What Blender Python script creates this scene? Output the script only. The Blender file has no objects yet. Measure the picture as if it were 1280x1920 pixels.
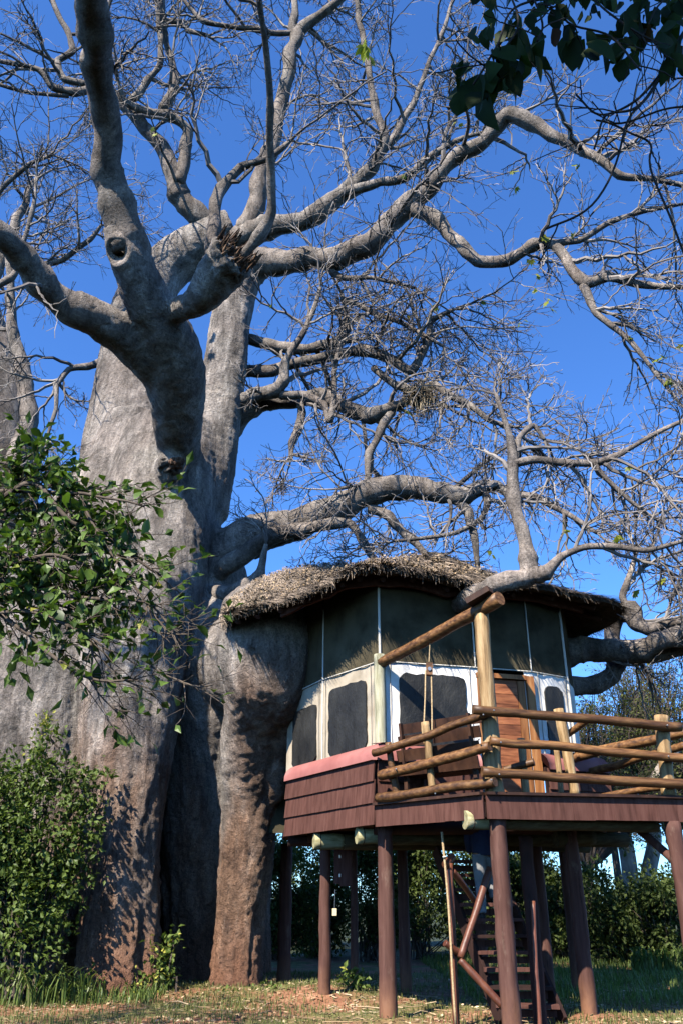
import bpy, bmesh, math, random
import numpy as np
from mathutils import Vector, Matrix, noise

random.seed(7)
RNG = np.random.default_rng(11)
scene = bpy.context.scene
COL = scene.collection

# ------------------------------------------------------------------ camera
F_PX, PITCH, CAMZ = 1550.0, math.radians(25.2), 1.5
CP, SP = math.cos(PITCH), math.sin(PITCH)
cam_data = bpy.data.cameras.new('camera')
cam_data.sensor_fit = 'VERTICAL'
cam_data.sensor_height = 36.0
cam_data.lens = F_PX / 1920.0 * 36.0
cam_data.clip_end = 2000.0
cam_data.clip_start = 0.05
cam = bpy.data.objects.new('camera', cam_data)
COL.objects.link(cam)
cam.location = (0, 0, CAMZ)
cam.rotation_euler = (math.radians(90) + PITCH, 0, 0)
scene.camera = cam

# ------------------------------------------------------------------ light
SUN_EL, SUN_AZ = math.radians(46), math.radians(32)      # azimuth: left of straight behind the camera
world = bpy.data.worlds.new('World')
scene.world = world
world.use_nodes = True
wn = world.node_tree
sky = wn.nodes.new('ShaderNodeTexSky')
sky.sky_type = 'NISHITA'
sky.sun_disc = False
sky.sun_elevation = SUN_EL
sky.sun_rotation = math.radians(180) + SUN_AZ
sky.altitude = 300.0
sky.air_density = 1.0
sky.dust_density = 0.2
sky.ozone_density = 1.6
bg = wn.nodes['Background']
bg.inputs['Strength'].default_value = 0.070
tint = wn.nodes.new('ShaderNodeMix'); tint.data_type = 'RGBA'; tint.blend_type = 'MULTIPLY'
tint.inputs[0].default_value = 1.0
tint.inputs[7].default_value = (0.58, 1.06, 1.75, 1)          # deep polarised blue of the whole sky
wn.links.new(sky.outputs[0], tint.inputs[6])
wn.links.new(tint.outputs[2], bg.inputs['Color'])
sun_data = bpy.data.lights.new('sun', 'SUN')
sun_data.energy = 5.0
sun_data.angle = math.radians(0.5)
sun_data.color = (1.0, 0.915, 0.79)
sun = bpy.data.objects.new('sun', sun_data)
COL.objects.link(sun)
SUN_TRAVEL = Vector((math.sin(SUN_AZ) * math.cos(SUN_EL), math.cos(SUN_AZ) * math.cos(SUN_EL), -math.sin(SUN_EL)))
sun.rotation_euler = SUN_TRAVEL.to_track_quat('-Z', 'Y').to_euler()
sun.location = (-20, -30, 40)

vs = scene.view_settings
vs.view_transform = 'Standard'
vs.look = 'None'
vs.exposure = 1.3
vs.gamma = 1.0
vs.use_curve_mapping = False
scene.cycles.max_bounces = 6
scene.cycles.diffuse_bounces = 0
scene.cycles.transparent_max_bounces = 6

# ------------------------------------------------------------------ helpers
def at(u, v, Y):
    """World point at depth Y that a 1280x1920 picture shows at (u, v)."""
    xp, yp = (u - 640.0) / F_PX, (960.0 - v) / F_PX
    t = Y / (CP - yp * SP)
    return Vector((xp * t, Y, CAMZ + (SP + yp * CP) * t))

def zc(p):
    return p[1] * CP + (p[2] - CAMZ) * SP

def pr(p, wpx):
    return wpx * 0.5 / F_PX * zc(p)

WPOS = {}
class MB:
    def __init__(self):
        self.v, self.l, self.s, self.n, self.tone = [], [], [], 0, []
    def add(self, verts, faces, tone=None):
        verts = np.asarray(verts, dtype=np.float64).reshape(-1, 3)
        if isinstance(faces, np.ndarray):
            self.l.append(faces.reshape(-1) + self.n)
            self.s.append(np.full(faces.shape[0], faces.shape[1]))
        else:
            for f in faces:
                self.l.append(np.asarray(f) + self.n)
            self.s.append(np.array([len(f) for f in faces]))
        if tone is None:
            tone = 0.5
        self.tone.append(np.broadcast_to(np.asarray(tone, dtype=np.float64), (len(verts),)))
        self.v.append(verts)
        self.n += len(verts)
    def mesh(self, name, smooth=False):
        me = bpy.data.meshes.new(name)
        V = np.concatenate(self.v); L = np.concatenate(self.l).astype(np.int32); S = np.concatenate(self.s).astype(np.int32)
        me.vertices.add(len(V)); me.vertices.foreach_set('co', V.ravel())
        me.loops.add(len(L)); me.loops.foreach_set('vertex_index', L)
        me.polygons.add(len(S))
        st = np.zeros(len(S), dtype=np.int32); st[1:] = np.cumsum(S)[:-1]
        me.polygons.foreach_set('loop_start', st)
        me.polygons.foreach_set('loop_total', S)
        me.polygons.foreach_set('use_smooth', np.full(len(S), bool(smooth)))
        a = me.attributes.new('tone', 'FLOAT', 'POINT')
        a.data.foreach_set('value', np.concatenate(self.tone))
        me.update(calc_edges=True)
        return me
    def build(self, name, mat, parent=None, smooth=False, **kw):
        return link(name, self.mesh(name, smooth), mat, parent, **kw)

def link(name, me, mat, parent=None, M=None, label=None, cat=None, group=None, kind=None):
    o = bpy.data.objects.new(name, me)
    COL.objects.link(o)
    if me is not None and mat is not None and not me.materials:
        me.materials.append(mat)
    M = M or Matrix.Identity(4)
    if parent is not None:
        o.parent = parent
        o.matrix_local = Matrix.Translation(-WPOS[parent.name]) @ M
    else:
        o.matrix_local = M
    WPOS[o.name] = M.translation.copy()
    return tag(o, label, cat, group, kind)

def tag(o, label=None, cat=None, group=None, kind=None):
    if label: o['label'] = label
    if cat: o['category'] = cat
    if group: o['group'] = group
    if kind: o['kind'] = kind
    return o

def thing(name, loc, label, cat, group=None):
    return link(name, None, None, None, Matrix.Translation(Vector(loc)), label, cat, group)

def nrm(a):
    return a / np.maximum(np.linalg.norm(a, axis=-1, keepdims=True), 1e-9)

def catmull(pts, n):
    """pts (k,m) -> smooth resampled rows, n per span."""
    P = np.asarray(pts, dtype=np.float64)
    P = np.vstack([2 * P[0] - P[1], P, 2 * P[-1] - P[-2]])
    out = []
    for i in range(1, len(P) - 2):
        for j in range(n):
            t = j / n
            a, b, c, d = P[i-1], P[i], P[i+1], P[i+2]
            out.append(0.5 * ((2*b) + (c-a)*t + (2*a-5*b+4*c-d)*t*t + (3*b-a-3*c+d)*t**3))
    out.append(P[-2])
    return np.array(out)

def tubes(P, R, sides, mb, tone=0.5, cap=True):
    """Batch of tubes: P (M,N,3), R (M,N)."""
    P = np.asarray(P, dtype=np.float64); R = np.asarray(R, dtype=np.float64)
    M, N, _ = P.shape
    T = np.empty_like(P)
    T[:, 1:-1] = P[:, 2:] - P[:, :-2]; T[:, 0] = P[:, 1] - P[:, 0]; T[:, -1] = P[:, -1] - P[:, -2]
    T = nrm(T)
    mean = nrm(P[:, -1] - P[:, 0])
    ref = np.cross(mean, RNG.normal(size=(M, 3)))
    ref = nrm(ref)
    U = np.empty_like(P)
    u = ref - (ref * T[:, 0]).sum(-1, keepdims=True) * T[:, 0]
    for i in range(N):
        u = nrm(u - (u * T[:, i]).sum(-1, keepdims=True) * T[:, i])
        U[:, i] = u
    W = np.cross(T, U)
    a = np.arange(sides) * 2 * np.pi / sides
    ring = (P[:, :, None] + R[:, :, None, None] * (np.cos(a)[None, None, :, None] * U[:, :, None] + np.sin(a)[None, None, :, None] * W[:, :, None]))
    V = ring.reshape(-1, 3)
    base = (np.arange(M) * N * sides)[:, None, None]
    i = np.arange(N - 1)[None, :, None] * sides
    j = np.arange(sides)[None, None, :]; j2 = (j + 1) % sides
    Q = np.stack([base + i + j, base + i + j2, base + i + sides + j2, base + i + sides + j], -1).reshape(-1, 4)
    if np.ndim(tone) == 1:
        tone = np.repeat(tone, N * sides)
    if cap:
        n0 = mb.n
        mb.add(V, Q, tone)
        b = np.arange(M) * N * sides
        c0 = (b[:, None] + np.arange(sides)[::-1][None])
        c1 = (b[:, None] + (N - 1) * sides + np.arange(sides)[None])
        mb.l.append(np.vstack([c0, c1]).reshape(-1) + n0)
        mb.s.append(np.full(2 * M, sides))
    else:
        mb.add(V, Q, tone)

def tube(pts, rad, sides, mb, tone=0.5):
    tubes(np.asarray([list(map(tuple, pts))]), np.asarray([rad]), sides, mb, tone)

def box(mb, c, sx, sy, sz, rot=None, tone=0.5, jitter=0.0):
    v = np.array([(x, y, z) for x in (-.5, .5) for y in (-.5, .5) for z in (-.5, .5)]) * (sx, sy, sz)
    if jitter:
        v = v + RNG.normal(size=v.shape) * jitter
    if rot is not None:
        v = v @ np.array(rot.to_3x3()).T
    v = v + np.array(c)
    mb.add(v, [(0,1,3,2),(4,6,7,5),(0,4,5,1),(2,3,7,6),(0,2,6,4),(1,5,7,3)], tone)

def bar(mb, p0, p1, w, h, tone=0.5, up=(0,0,1)):
    """Rectangular bar from p0 to p1, w across, h along 'up'."""
    p0, p1 = np.array(p0, float), np.array(p1, float)
    t = nrm(p1 - p0); s = nrm(np.cross(t, up)); u = np.cross(s, t)
    v = []
    for p in (p0, p1):
        for a, b in ((-1,-1),(1,-1),(1,1),(-1,1)):
            v.append(p + s*a*w/2 + u*b*h/2)
    mb.add(v, [(0,3,2,1),(4,5,6,7),(0,1,5,4),(1,2,6,5),(2,3,7,6),(3,0,4,7)], tone)

def fbm(p, s, o=3):
    return noise.fractal(Vector(p) * s, 1.0, 2.0, o)

# ------------------------------------------------------------------ materials
def new_mat(name):
    m = bpy.data.materials.new(name)
    m.use_nodes = True
    nt = m.node_tree
    b = nt.nodes['Principled BSDF']
    b.inputs['Specular IOR Level'].default_value = 0.25
    return m, nt, b

def nd(nt, typ, **kw):
    n = nt.nodes.new(typ)
    for k, v in kw.items():
        if k in n.inputs: n.inputs[k].default_value = v
        else: setattr(n, k, v)
    return n

def ramp(nt, fac, stops):
    r = nt.nodes.new('ShaderNodeValToRGB')
    e = r.color_ramp.elements
    while len(e) < len(stops): e.new(0.5)
    for el, (p, c) in zip(e, stops):
        el.position = p
        el.color = (*c, 1) if len(c) == 3 else c
    nt.links.new(fac, r.inputs[0])
    return r.outputs[0]

def mixc(nt, fac, a, b, mode='MIX'):
    m = nt.nodes.new('ShaderNodeMix'); m.data_type = 'RGBA'; m.blend_type = mode
    for sock, val in ((m.inputs[0], fac), (m.inputs[6], a), (m.inputs[7], b)):
        if hasattr(val, 'is_linked') or isinstance(val, bpy.types.NodeSocket): nt.links.new(val, sock)
        elif isinstance(val, tuple): sock.default_value = (*val, 1) if len(val) == 3 else val
        else: sock.default_value = val
    return m.outputs[2]

def coords(nt, scale=(1,1,1), rnd=False):
    tc = nt.nodes.new('ShaderNodeTexCoord')
    mp = nt.nodes.new('ShaderNodeMapping'); mp.inputs['Scale'].default_value = scale
    nt.links.new(tc.outputs['Object'], mp.inputs[0])
    if rnd:
        oi = nt.nodes.new('ShaderNodeObjectInfo')
        ml = nt.nodes.new('ShaderNodeMath'); ml.operation = 'MULTIPLY'; ml.inputs[1].default_value = 37.0
        nt.links.new(oi.outputs['Random'], ml.inputs[0])
        nt.links.new(ml.outputs[0], mp.inputs['Location'])
    return mp.outputs[0]

def noi(nt, vec, scale, detail=4.0, rough=0.55, dist=0.0):
    n = nt.nodes.new('ShaderNodeTexNoise')
    n.inputs['Scale'].default_value = scale; n.inputs['Detail'].default_value = detail
    n.inputs['Roughness'].default_value = rough; n.inputs['Distortion'].default_value = dist
    nt.links.new(vec, n.inputs['Vector'])
    return n.outputs['Fac']

def bump(nt, b, h, strength=0.4, dist=0.02):
    n = nt.nodes.new('ShaderNodeBump')
    n.inputs['Strength'].default_value = strength; n.inputs['Distance'].default_value = dist
    nt.links.new(h, n.inputs['Height']); nt.links.new(n.outputs[0], b.inputs['Normal'])

def simple(name, cols, scale=4.0, stretch=(1,1,1), rough=0.8, bmp=0.3, bdist=0.01, vary=0.25, spec=0.25, detail=5.0, tone=False):
    """Noise-driven colour between cols, varied per object."""
    m, nt, b = new_mat(name)
    vec = coords(nt, stretch, rnd=True)
    f = noi(nt, vec, scale, detail, 0.6)
    n = len(cols)
    c = ramp(nt, f, [(0.3 + 0.4 * i / max(n - 1, 1), cols[i]) for i in range(n)])
    if tone:
        at_ = nd(nt, 'ShaderNodeAttribute', attribute_name='tone'); src = at_.outputs['Fac']
    else:
        oi = nt.nodes.new('ShaderNodeObjectInfo'); src = oi.outputs['Random']
    g = ramp(nt, src, [(0, (1 - vary,)*3), (1, (1 + vary,)*3)])
    mm = mixc(nt, 1.0, c, g, 'MULTIPLY')
    nt.links.new(mm, b.inputs['Base Color'])
    b.inputs['Roughness'].default_value = rough
    b.inputs['Specular IOR Level'].default_value = spec
    f2 = noi(nt, vec, scale * 3.5, 5, 0.65)
    if bmp: bump(nt, b, f2, bmp, bdist)
    return m

def leafmat(name, dark, light, back, rough=0.45, trans=0.35, attr=True, spec=0.35):
    m, nt, b = new_mat(name)
    if attr:
        a = nd(nt, 'ShaderNodeAttribute', attribute_name='tone'); src = a.outputs['Fac']
    else:
        a = nt.nodes.new('ShaderNodeObjectInfo'); src = a.outputs['Random']
    c = ramp(nt, src, [(0.0, dark), (0.75, light), (0.97, light), (1.0, back)])
    vec = coords(nt)
    f = noi(nt, vec, 30, 2)
    c2 = mixc(nt, 0.5, c, ramp(nt, f, [(0.3, (0.6,)*3), (0.7, (1.25,)*3)]), 'MULTIPLY')
    nt.links.new(c2, b.inputs['Base Color'])
    b.inputs['Roughness'].default_value = rough
    b.inputs['Specular IOR Level'].default_value = spec
    tr = nt.nodes.new('ShaderNodeBsdfTranslucent')
    nt.links.new(mixc(nt, 1.0, c2, (1.0, 1.15, 0.5), 'MULTIPLY'), tr.inputs['Color'])
    ms = nt.nodes.new('ShaderNodeMixShader'); ms.inputs[0].default_value = trans
    nt.links.new(b.outputs[0], ms.inputs[1]); nt.links.new(tr.outputs[0], ms.inputs[2])
    nt.links.new(ms.outputs[0], nt.nodes['Material Output'].inputs['Surface'])
    return m

def bark_material(name, trunk=True):
    m, nt, b = new_mat(name)
    vec = coords(nt)
    vst = coords(nt, (1, 1, 0.28))
    big = noi(nt, vec, 0.55, 5, 0.6)
    mid = noi(nt, vst, 3.2, 7, 0.68, 0.4)
    fine = noi(nt, vec, 16.0, 8, 0.75)
    pit = nt.nodes.new('ShaderNodeTexVoronoi'); pit.inputs['Scale'].default_value = 7.5
    nt.links.new(vec, pit.inputs['Vector'])
    c = ramp(nt, mid, [(0.28, (0.100, 0.088, 0.077)), (0.43, (0.220, 0.197, 0.174)), (0.56, (0.34, 0.308, 0.275)), (0.74, (0.54, 0.50, 0.455))])
    c = mixc(nt, ramp(nt, big, [(0.35, (0,)*3), (0.62, (0.75,)*3)]), c, mixc(nt, 1.0, c, (1.02, 0.92, 0.88), 'MULTIPLY'))
    c = mixc(nt, 0.75, c, ramp(nt, fine, [(0.3, (0.35,)*3), (0.5, (0.95,)*3), (0.72, (1.5,)*3)]), 'MULTIPLY')
    if trunk:
        # weathered brown-red bark near the ground
        tc = nt.nodes.new('ShaderNodeTexCoord'); sx = nt.nodes.new('ShaderNodeSeparateXYZ')
        nt.links.new(tc.outputs['Object'], sx.inputs[0])
        mr = nd(nt, 'ShaderNodeMapRange'); mr.inputs[1].default_value = 6.2; mr.inputs[2].default_value = 0.3
        nt.links.new(sx.outputs['Z'], mr.inputs[0])
        stain = noi(nt, coords(nt, (1, 1, 0.3)), 1.1, 5, 0.6)
        ad = nt.nodes.new('ShaderNodeMath'); ad.operation = 'MULTIPLY_ADD'; ad.inputs[1].default_value = 1.3
        nt.links.new(mr.outputs[0], ad.inputs[0])
        sb = nt.nodes.new('ShaderNodeMath'); sb.operation = 'MULTIPLY_ADD'; sb.inputs[1].default_value = 2.2; sb.inputs[2].default_value = -1.55
        nt.links.new(stain, sb.inputs[0]); nt.links.new(sb.outputs[0], ad.inputs[2])
        fac = ramp(nt, ad.outputs[0], [(0.0, (0,)*3), (0.55, (0.95,)*3)])
        brown = ramp(nt, mid, [(0.25, (0.10, 0.055, 0.035)), (0.5, (0.27, 0.155, 0.095)), (0.75, (0.42, 0.285, 0.20))])
        brown = mixc(nt, 0.8, brown, ramp(nt, fine, [(0.3, (0.45,)*3), (0.7, (1.25,)*3)]), 'MULTIPLY')
        mx = nd(nt, 'ShaderNodeMapRange'); mx.inputs[1].default_value = -2.35; mx.inputs[2].default_value = -1.85
        nt.links.new(sx.outputs['X'], mx.inputs[0])
        mz = nd(nt, 'ShaderNodeMapRange'); mz.inputs[1].default_value = 5.9; mz.inputs[2].default_value = 5.0
        nt.links.new(sx.outputs['Z'], mz.inputs[0])
        edge = nt.nodes.new('ShaderNodeMath'); edge.operation = 'MULTIPLY'
        nt.links.new(mx.outputs[0], edge.inputs[0]); nt.links.new(mz.outputs[0], edge.inputs[1])
        edge2 = nt.nodes.new('ShaderNodeMath'); edge2.operation = 'MULTIPLY'; edge2.inputs[1].default_value = 0.8
        nt.links.new(edge.outputs[0], edge2.inputs[0])
        facm = nt.nodes.new('ShaderNodeMath'); facm.operation = 'MAXIMUM'
        nt.links.new(fac, facm.inputs[0]); nt.links.new(edge2.outputs[0], facm.inputs[1])
        c = mixc(nt, facm.outputs[0], c, brown)
        mr2 = nd(nt, 'ShaderNodeMapRange'); mr2.inputs[1].default_value = 1.5; mr2.inputs[2].default_value = 0.0
        nt.links.new(sx.outputs['Z'], mr2.inputs[0])
        c = mixc(nt, ramp(nt, mr2.outputs[0], [(0.1, (0,)*3), (1.0, (0.7,)*3)]), c, (0.24, 0.10, 0.055))
    patch = noi(nt, coords(nt, (1, 1, 0.55)), 1.7, 6, 0.7, 0.8)
    c = mixc(nt, 0.85, c, ramp(nt, patch, [(0.34, (0.38, 0.36, 0.35)), (0.47, (0.82,)*3), (0.57, (1.08,)*3), (0.68, (1.75, 1.72, 1.66))]), 'MULTIPLY')
    crack = noi(nt, coords(nt, (1, 1, 0.16)), 6.5, 6, 0.75, 1.2)
    c = mixc(nt, 0.7, c, ramp(nt, crack, [(0.36, (0.30,)*3), (0.46, (1,)*3)]), 'MULTIPLY')
    speck = noi(nt, vec, 42.0, 3, 0.8)
    c = mixc(nt, 0.6, c, ramp(nt, speck, [(0.32, (0.4,)*3), (0.5, (1,)*3), (0.7, (1.5,)*3)]), 'MULTIPLY')
    pits = ramp(nt, pit.outputs['Distance'], [(0.05, (0.6,)*3), (0.22, (1,)*3)])
    c = mixc(nt, 0.8, c, pits, 'MULTIPLY')
    if not trunk: c = mixc(nt, 1.0, c, (0.66, 0.65, 0.64), 'MULTIPLY')
    nt.links.new(c, b.inputs['Base Color'])
    b.inputs['Roughness'].default_value = 0.82
    b.inputs['Specular IOR Level'].default_value = 0.3
    h = mixc(nt, 0.45, mid, fine)
    h = mixc(nt, 0.4, h, pits, 'MULTIPLY')
    bump(nt, b, h, 1.0, 0.24 if trunk else 0.10)
    return m

MAT = {}
MAT['trunk'] = bark_material('baobab_trunk_bark', True)
MAT['limb'] = bark_material('baobab_limb_bark', False)
MAT['twig'] = simple('baobab_twig_bark', [(0.06, 0.05, 0.045), (0.16, 0.14, 0.125), (0.30, 0.275, 0.255)], 1.6, vary=0.3, bmp=0, rough=0.75, tone=True, spec=0.3)
MAT['torn'] = simple('torn_rotten_wood', [(0.02, 0.013, 0.009), (0.09, 0.05, 0.03), (0.25, 0.16, 0.10)], 5.0, (1, 1, 0.4), bmp=0.9, bdist=0.08)
MAT['darktwig'] = simple('dark_twig_bark', [(0.012, 0.010, 0.008), (0.035, 0.028, 0.022)], 6.0, bmp=0)
MAT['paint'] = simple('maroon_painted_wood', [(0.0451, 0.0167, 0.0113), (0.0804, 0.0326, 0.0240), (0.1025, 0.0462, 0.0346)], 3.0, (6, 6, 0.7), vary=0.07, bmp=0.12, bdist=0.004, rough=0.8)
def stilt_material():
    m, nt, b = new_mat('maroon_painted_pole')
    vec = coords(nt, (5, 5, 0.5), rnd=True)
    f = noi(nt, vec, 2.2, 6, 0.65)
    c = ramp(nt, f, [(0.3, (0.048, 0.020, 0.014)), (0.5, (0.080, 0.036, 0.027)), (0.72, (0.122, 0.062, 0.047))])
    cr = noi(nt, coords(nt, (14, 14, 0.35), rnd=True), 2.0, 4, 0.7)
    cm = ramp(nt, cr, [(0.30, (0.25,)*3), (0.36, (1,)*3)])
    c = mixc(nt, 0.9, c, cm, 'MULTIPLY')
    wear = noi(nt, coords(nt, (2, 2, 0.8), rnd=True), 3.0, 6, 0.7)
    c = mixc(nt, ramp(nt, wear, [(0.58, (0,)*3), (0.70, (0.55,)*3)]), c, (0.17, 0.115, 0.085))
    tc = nt.nodes.new('ShaderNodeTexCoord'); sx = nt.nodes.new('ShaderNodeSeparateXYZ')
    nt.links.new(tc.outputs['Object'], sx.inputs[0])
    mr = nd(nt, 'ShaderNodeMapRange'); mr.inputs[1].default_value = 0.55; mr.inputs[2].default_value = 0.02
    nt.links.new(sx.outputs['Z'], mr.inputs[0])
    sp = nt.nodes.new('ShaderNodeMath'); sp.operation = 'MULTIPLY'
    nt.links.new(mr.outputs[0], sp.inputs[0]); nt.links.new(ramp(nt, wear, [(0.35, (0.2,)*3), (0.6, (1,)*3)]), sp.inputs[1])
    c = mixc(nt, sp.outputs[0], c, (0.22, 0.105, 0.055))
    nt.links.new(c, b.inputs['Base Color']); b.inputs['Roughness'].default_value = 0.8
    bump(nt, b, mixc(nt, 0.5, f, cm), 0.35, 0.01)
    return m
MAT['paintpost'] = stilt_material()
MAT['shadepaint'] = simple('shade_darkened_maroon_wood', [(0.0144, 0.0064, 0.0048), (0.0336, 0.0144, 0.0112)], 3.0, (3, 3, 1), vary=0.25, bmp=0.4)  # maroon with the shade under hut and deck put into the colour
MAT['varnish'] = simple('varnished_log', [(0.030, 0.013, 0.005), (0.105, 0.048, 0.017), (0.215, 0.112, 0.042)], 3.2, (0.5, 5, 7), vary=0.3, bmp=0.4, bdist=0.006, rough=0.5, spec=0.35)
MAT['rawlog'] = simple('pale_barked_log', [(0.1040, 0.0600, 0.0240), (0.2880, 0.1840, 0.0840), (0.4160, 0.3000, 0.1600)], 2.0, (7, 7, 0.7), vary=0.15, bmp=0.7, bdist=0.02, rough=0.6)
MAT['olivelog'] = simple('olive_weathered_shaded_log', [(0.022, 0.018, 0.009), (0.05, 0.044, 0.022), (0.085, 0.078, 0.042)], 3.0, (1, 5, 5), vary=0.1, bmp=0.4)  # olive log, darkened further to stand in for shade below the floor
MAT['palelog'] = simple('lichened_log_end', [(0.1760, 0.1520, 0.0680), (0.3360, 0.3040, 0.1600), (0.4800, 0.4480, 0.2880)], 3.0, (1, 5, 5), vary=0.1, bmp=0.4)
MAT['greenpost'] = simple('greenish_weathered_post', [(0.1200, 0.1120, 0.0560), (0.3360, 0.3200, 0.2160), (0.4640, 0.4480, 0.3360)], 2.0, (7, 7, 0.8), vary=0.05, bmp=0.4)
MAT['pink'] = simple('pink_painted_canvas', [(0.2160, 0.0784, 0.0704), (0.2720, 0.1040, 0.0920), (0.3200, 0.1360, 0.1200)], 1.6, vary=0.05, bmp=0.2, rough=0.55)
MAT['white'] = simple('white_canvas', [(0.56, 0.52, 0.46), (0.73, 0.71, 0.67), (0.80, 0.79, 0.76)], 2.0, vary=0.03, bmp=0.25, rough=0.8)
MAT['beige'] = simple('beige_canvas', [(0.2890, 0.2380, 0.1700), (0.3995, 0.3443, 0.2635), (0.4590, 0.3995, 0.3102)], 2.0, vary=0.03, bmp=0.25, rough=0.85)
MAT['olive'] = simple('olive_brown_canvas', [(0.040, 0.033, 0.019), (0.074, 0.062, 0.038), (0.098, 0.083, 0.052)], 1.8, vary=0.08, bmp=0.3, bdist=0.03, rough=0.9, spec=0.1)
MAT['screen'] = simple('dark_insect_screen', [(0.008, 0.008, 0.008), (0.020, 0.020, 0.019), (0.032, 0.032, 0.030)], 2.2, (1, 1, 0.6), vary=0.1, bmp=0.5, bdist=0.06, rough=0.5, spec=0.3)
MAT['piping'] = simple('white_piping', [(0.52, 0.48, 0.40), (0.68, 0.65, 0.58)], 3.0, vary=0.05, bmp=0)
MAT['door'] = simple('red_brown_door', [(0.0986, 0.0324, 0.0134), (0.2320, 0.0810, 0.0336), (0.3480, 0.1350, 0.0557)], 2.0, (1.2, 1.2, 8), vary=0.25, bmp=0.4, rough=0.5)
MAT['doorframe'] = simple('orange_door_frame', [(0.1120, 0.0384, 0.0128), (0.2640, 0.1080, 0.0360), (0.3600, 0.1760, 0.0680)], 2.0, (6, 6, 0.7), vary=0.2, bmp=0.4, rough=0.5)
MAT['bench'] = simple('dark_bench_wood', [(0.0160, 0.0072, 0.0048), (0.0400, 0.0176, 0.0104), (0.0680, 0.0320, 0.0176)], 2.0, (3, 3, 1), vary=0.2, bmp=0.4, rough=0.6)
MAT['rope'] = simple('tan_rope', [(0.30, 0.20, 0.10), (0.55, 0.41, 0.23)], 40.0, vary=0.1, bmp=0.5)
MAT['thatch'] = simple('grey_thatch', [(0.0994, 0.0796, 0.0608), (0.1872, 0.1463, 0.1112), (0.2925, 0.2281, 0.1638)], 1.2, vary=0.85, bmp=0, rough=0.9, tone=True)
MAT['thatchbase'] = simple('thatch_underlay', [(0.035, 0.025, 0.017), (0.12, 0.09, 0.06)], 9.0, vary=0.05, bmp=0.8, bdist=0.05, rough=0.95)
MAT['metal'] = simple('dull_metal', [(0.25, 0.25, 0.25), (0.42, 0.42, 0.42)], 9.0, vary=0.05, bmp=0, rough=0.4)
MAT['metal'].node_tree.nodes['Principled BSDF'].inputs['Metallic'].default_value = 0.9
MAT['tag'] = simple('cream_tag', [(0.55, 0.48, 0.28), (0.68, 0.62, 0.40)], 9.0, vary=0.05, bmp=0)
MAT['leaf_fg'] = leafmat('glossy_green_leaf', (0.030, 0.058, 0.012), (0.105, 0.175, 0.030), (0.30, 0.29, 0.05), 0.45, 0.3, attr=False, spec=0.3)
MAT['leaf_fg_s'] = leafmat('glossy_green_leaf_mass', (0.024, 0.048, 0.010), (0.090, 0.150, 0.026), (0.27, 0.26, 0.05), 0.45, 0.28, attr=True, spec=0.3)
MAT['leaf_dark'] = leafmat('dark_shaded_leaf', (0.010, 0.019, 0.005), (0.026, 0.046, 0.009), (0.075, 0.030, 0.012), 0.6, 0.3, attr=False, spec=0.12)  # leaf colour set dark to carry the shade of the crown
MAT['leaf_dark_s'] = leafmat('dark_shaded_leaf_mass', (0.012, 0.022, 0.006), (0.030, 0.052, 0.010), (0.075, 0.030, 0.012), 0.6, 0.2, attr=True, spec=0.12)
MAT['leaf_bush'] = leafmat('bush_leaf', (0.032, 0.055, 0.012), (0.105, 0.150, 0.030), (0.32, 0.31, 0.06), 0.5, 0.25, spec=0.25)
MAT['leaf_shrub'] = leafmat('far_shrub_leaf', (0.024, 0.040, 0.010), (0.085, 0.115, 0.028), (0.19, 0.18, 0.05), 0.6, 0.28, spec=0.2)
MAT['leaf_acacia'] = leafmat('acacia_leaf', (0.050, 0.062, 0.018), (0.150, 0.165, 0.045), (0.28, 0.26, 0.07), 0.6, 0.3, spec=0.2)
MAT['leaf_yellow'] = leafmat('young_baobab_leaf', (0.12, 0.15, 0.02), (0.28, 0.30, 0.035), (0.42, 0.30, 0.03), 0.5, 0.45, attr=False)
MAT['grass'] = leafmat('grass_blade', (0.055, 0.080, 0.020), (0.175, 0.185, 0.052), (0.42, 0.35, 0.16), 0.6, 0.3)
MAT['longgrass'] = leafmat('long_grass_blade', (0.060, 0.105, 0.024), (0.150, 0.200, 0.050), (0.34, 0.32, 0.12), 0.45, 0.35)
MAT['litter'] = simple('dry_leaf_litter', [(0.13, 0.08, 0.04), (0.33, 0.23, 0.13), (0.52, 0.42, 0.28)], 1.0, vary=0.5, bmp=0, tone=True)
MAT['nest'] = simple('dry_nest_twigs', [(0.06, 0.045, 0.03), (0.20, 0.16, 0.11), (0.38, 0.32, 0.22)], 3.0, vary=0.5, bmp=0, tone=True)
MAT['palebark'] = simple('pale_tree_bark', [(0.15, 0.12, 0.09), (0.36, 0.31, 0.25), (0.50, 0.45, 0.38)], 3.0, (2, 2, .6), vary=0.1, bmp=0.5, bdist=0.03)
MAT['brownbark'] = simple('brown_tree_bark', [(0.045, 0.034, 0.026), (0.12, 0.095, 0.072)], 3.0, (2, 2, .6), vary=0.1, bmp=0.5, bdist=0.03)
MAT['skin'] = simple('skin', [(0.20, 0.10, 0.06), (0.25, 0.13, 0.08)], 3.0, vary=0, bmp=0.05, rough=0.55)
MAT['shirt'] = simple('navy_shirt_cloth', [(0.010, 0.014, 0.032), (0.020, 0.028, 0.060)], 5.0, vary=0, bmp=0.3, rough=0.9)
MAT['trousers'] = simple('grey_trouser_cloth', [(0.17, 0.17, 0.17), (0.26, 0.26, 0.26)], 5.0, vary=0, bmp=0.4, rough=0.9)
MAT['hair'] = simple('black_hair', [(0.008, 0.006, 0.005), (0.02, 0.015, 0.012)], 20.0, vary=0, bmp=0.4)
MAT['shoe'] = simple('dark_shoe', [(0.02, 0.018, 0.016), (0.045, 0.04, 0.035)], 8.0, vary=0, bmp=0.1)
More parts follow.
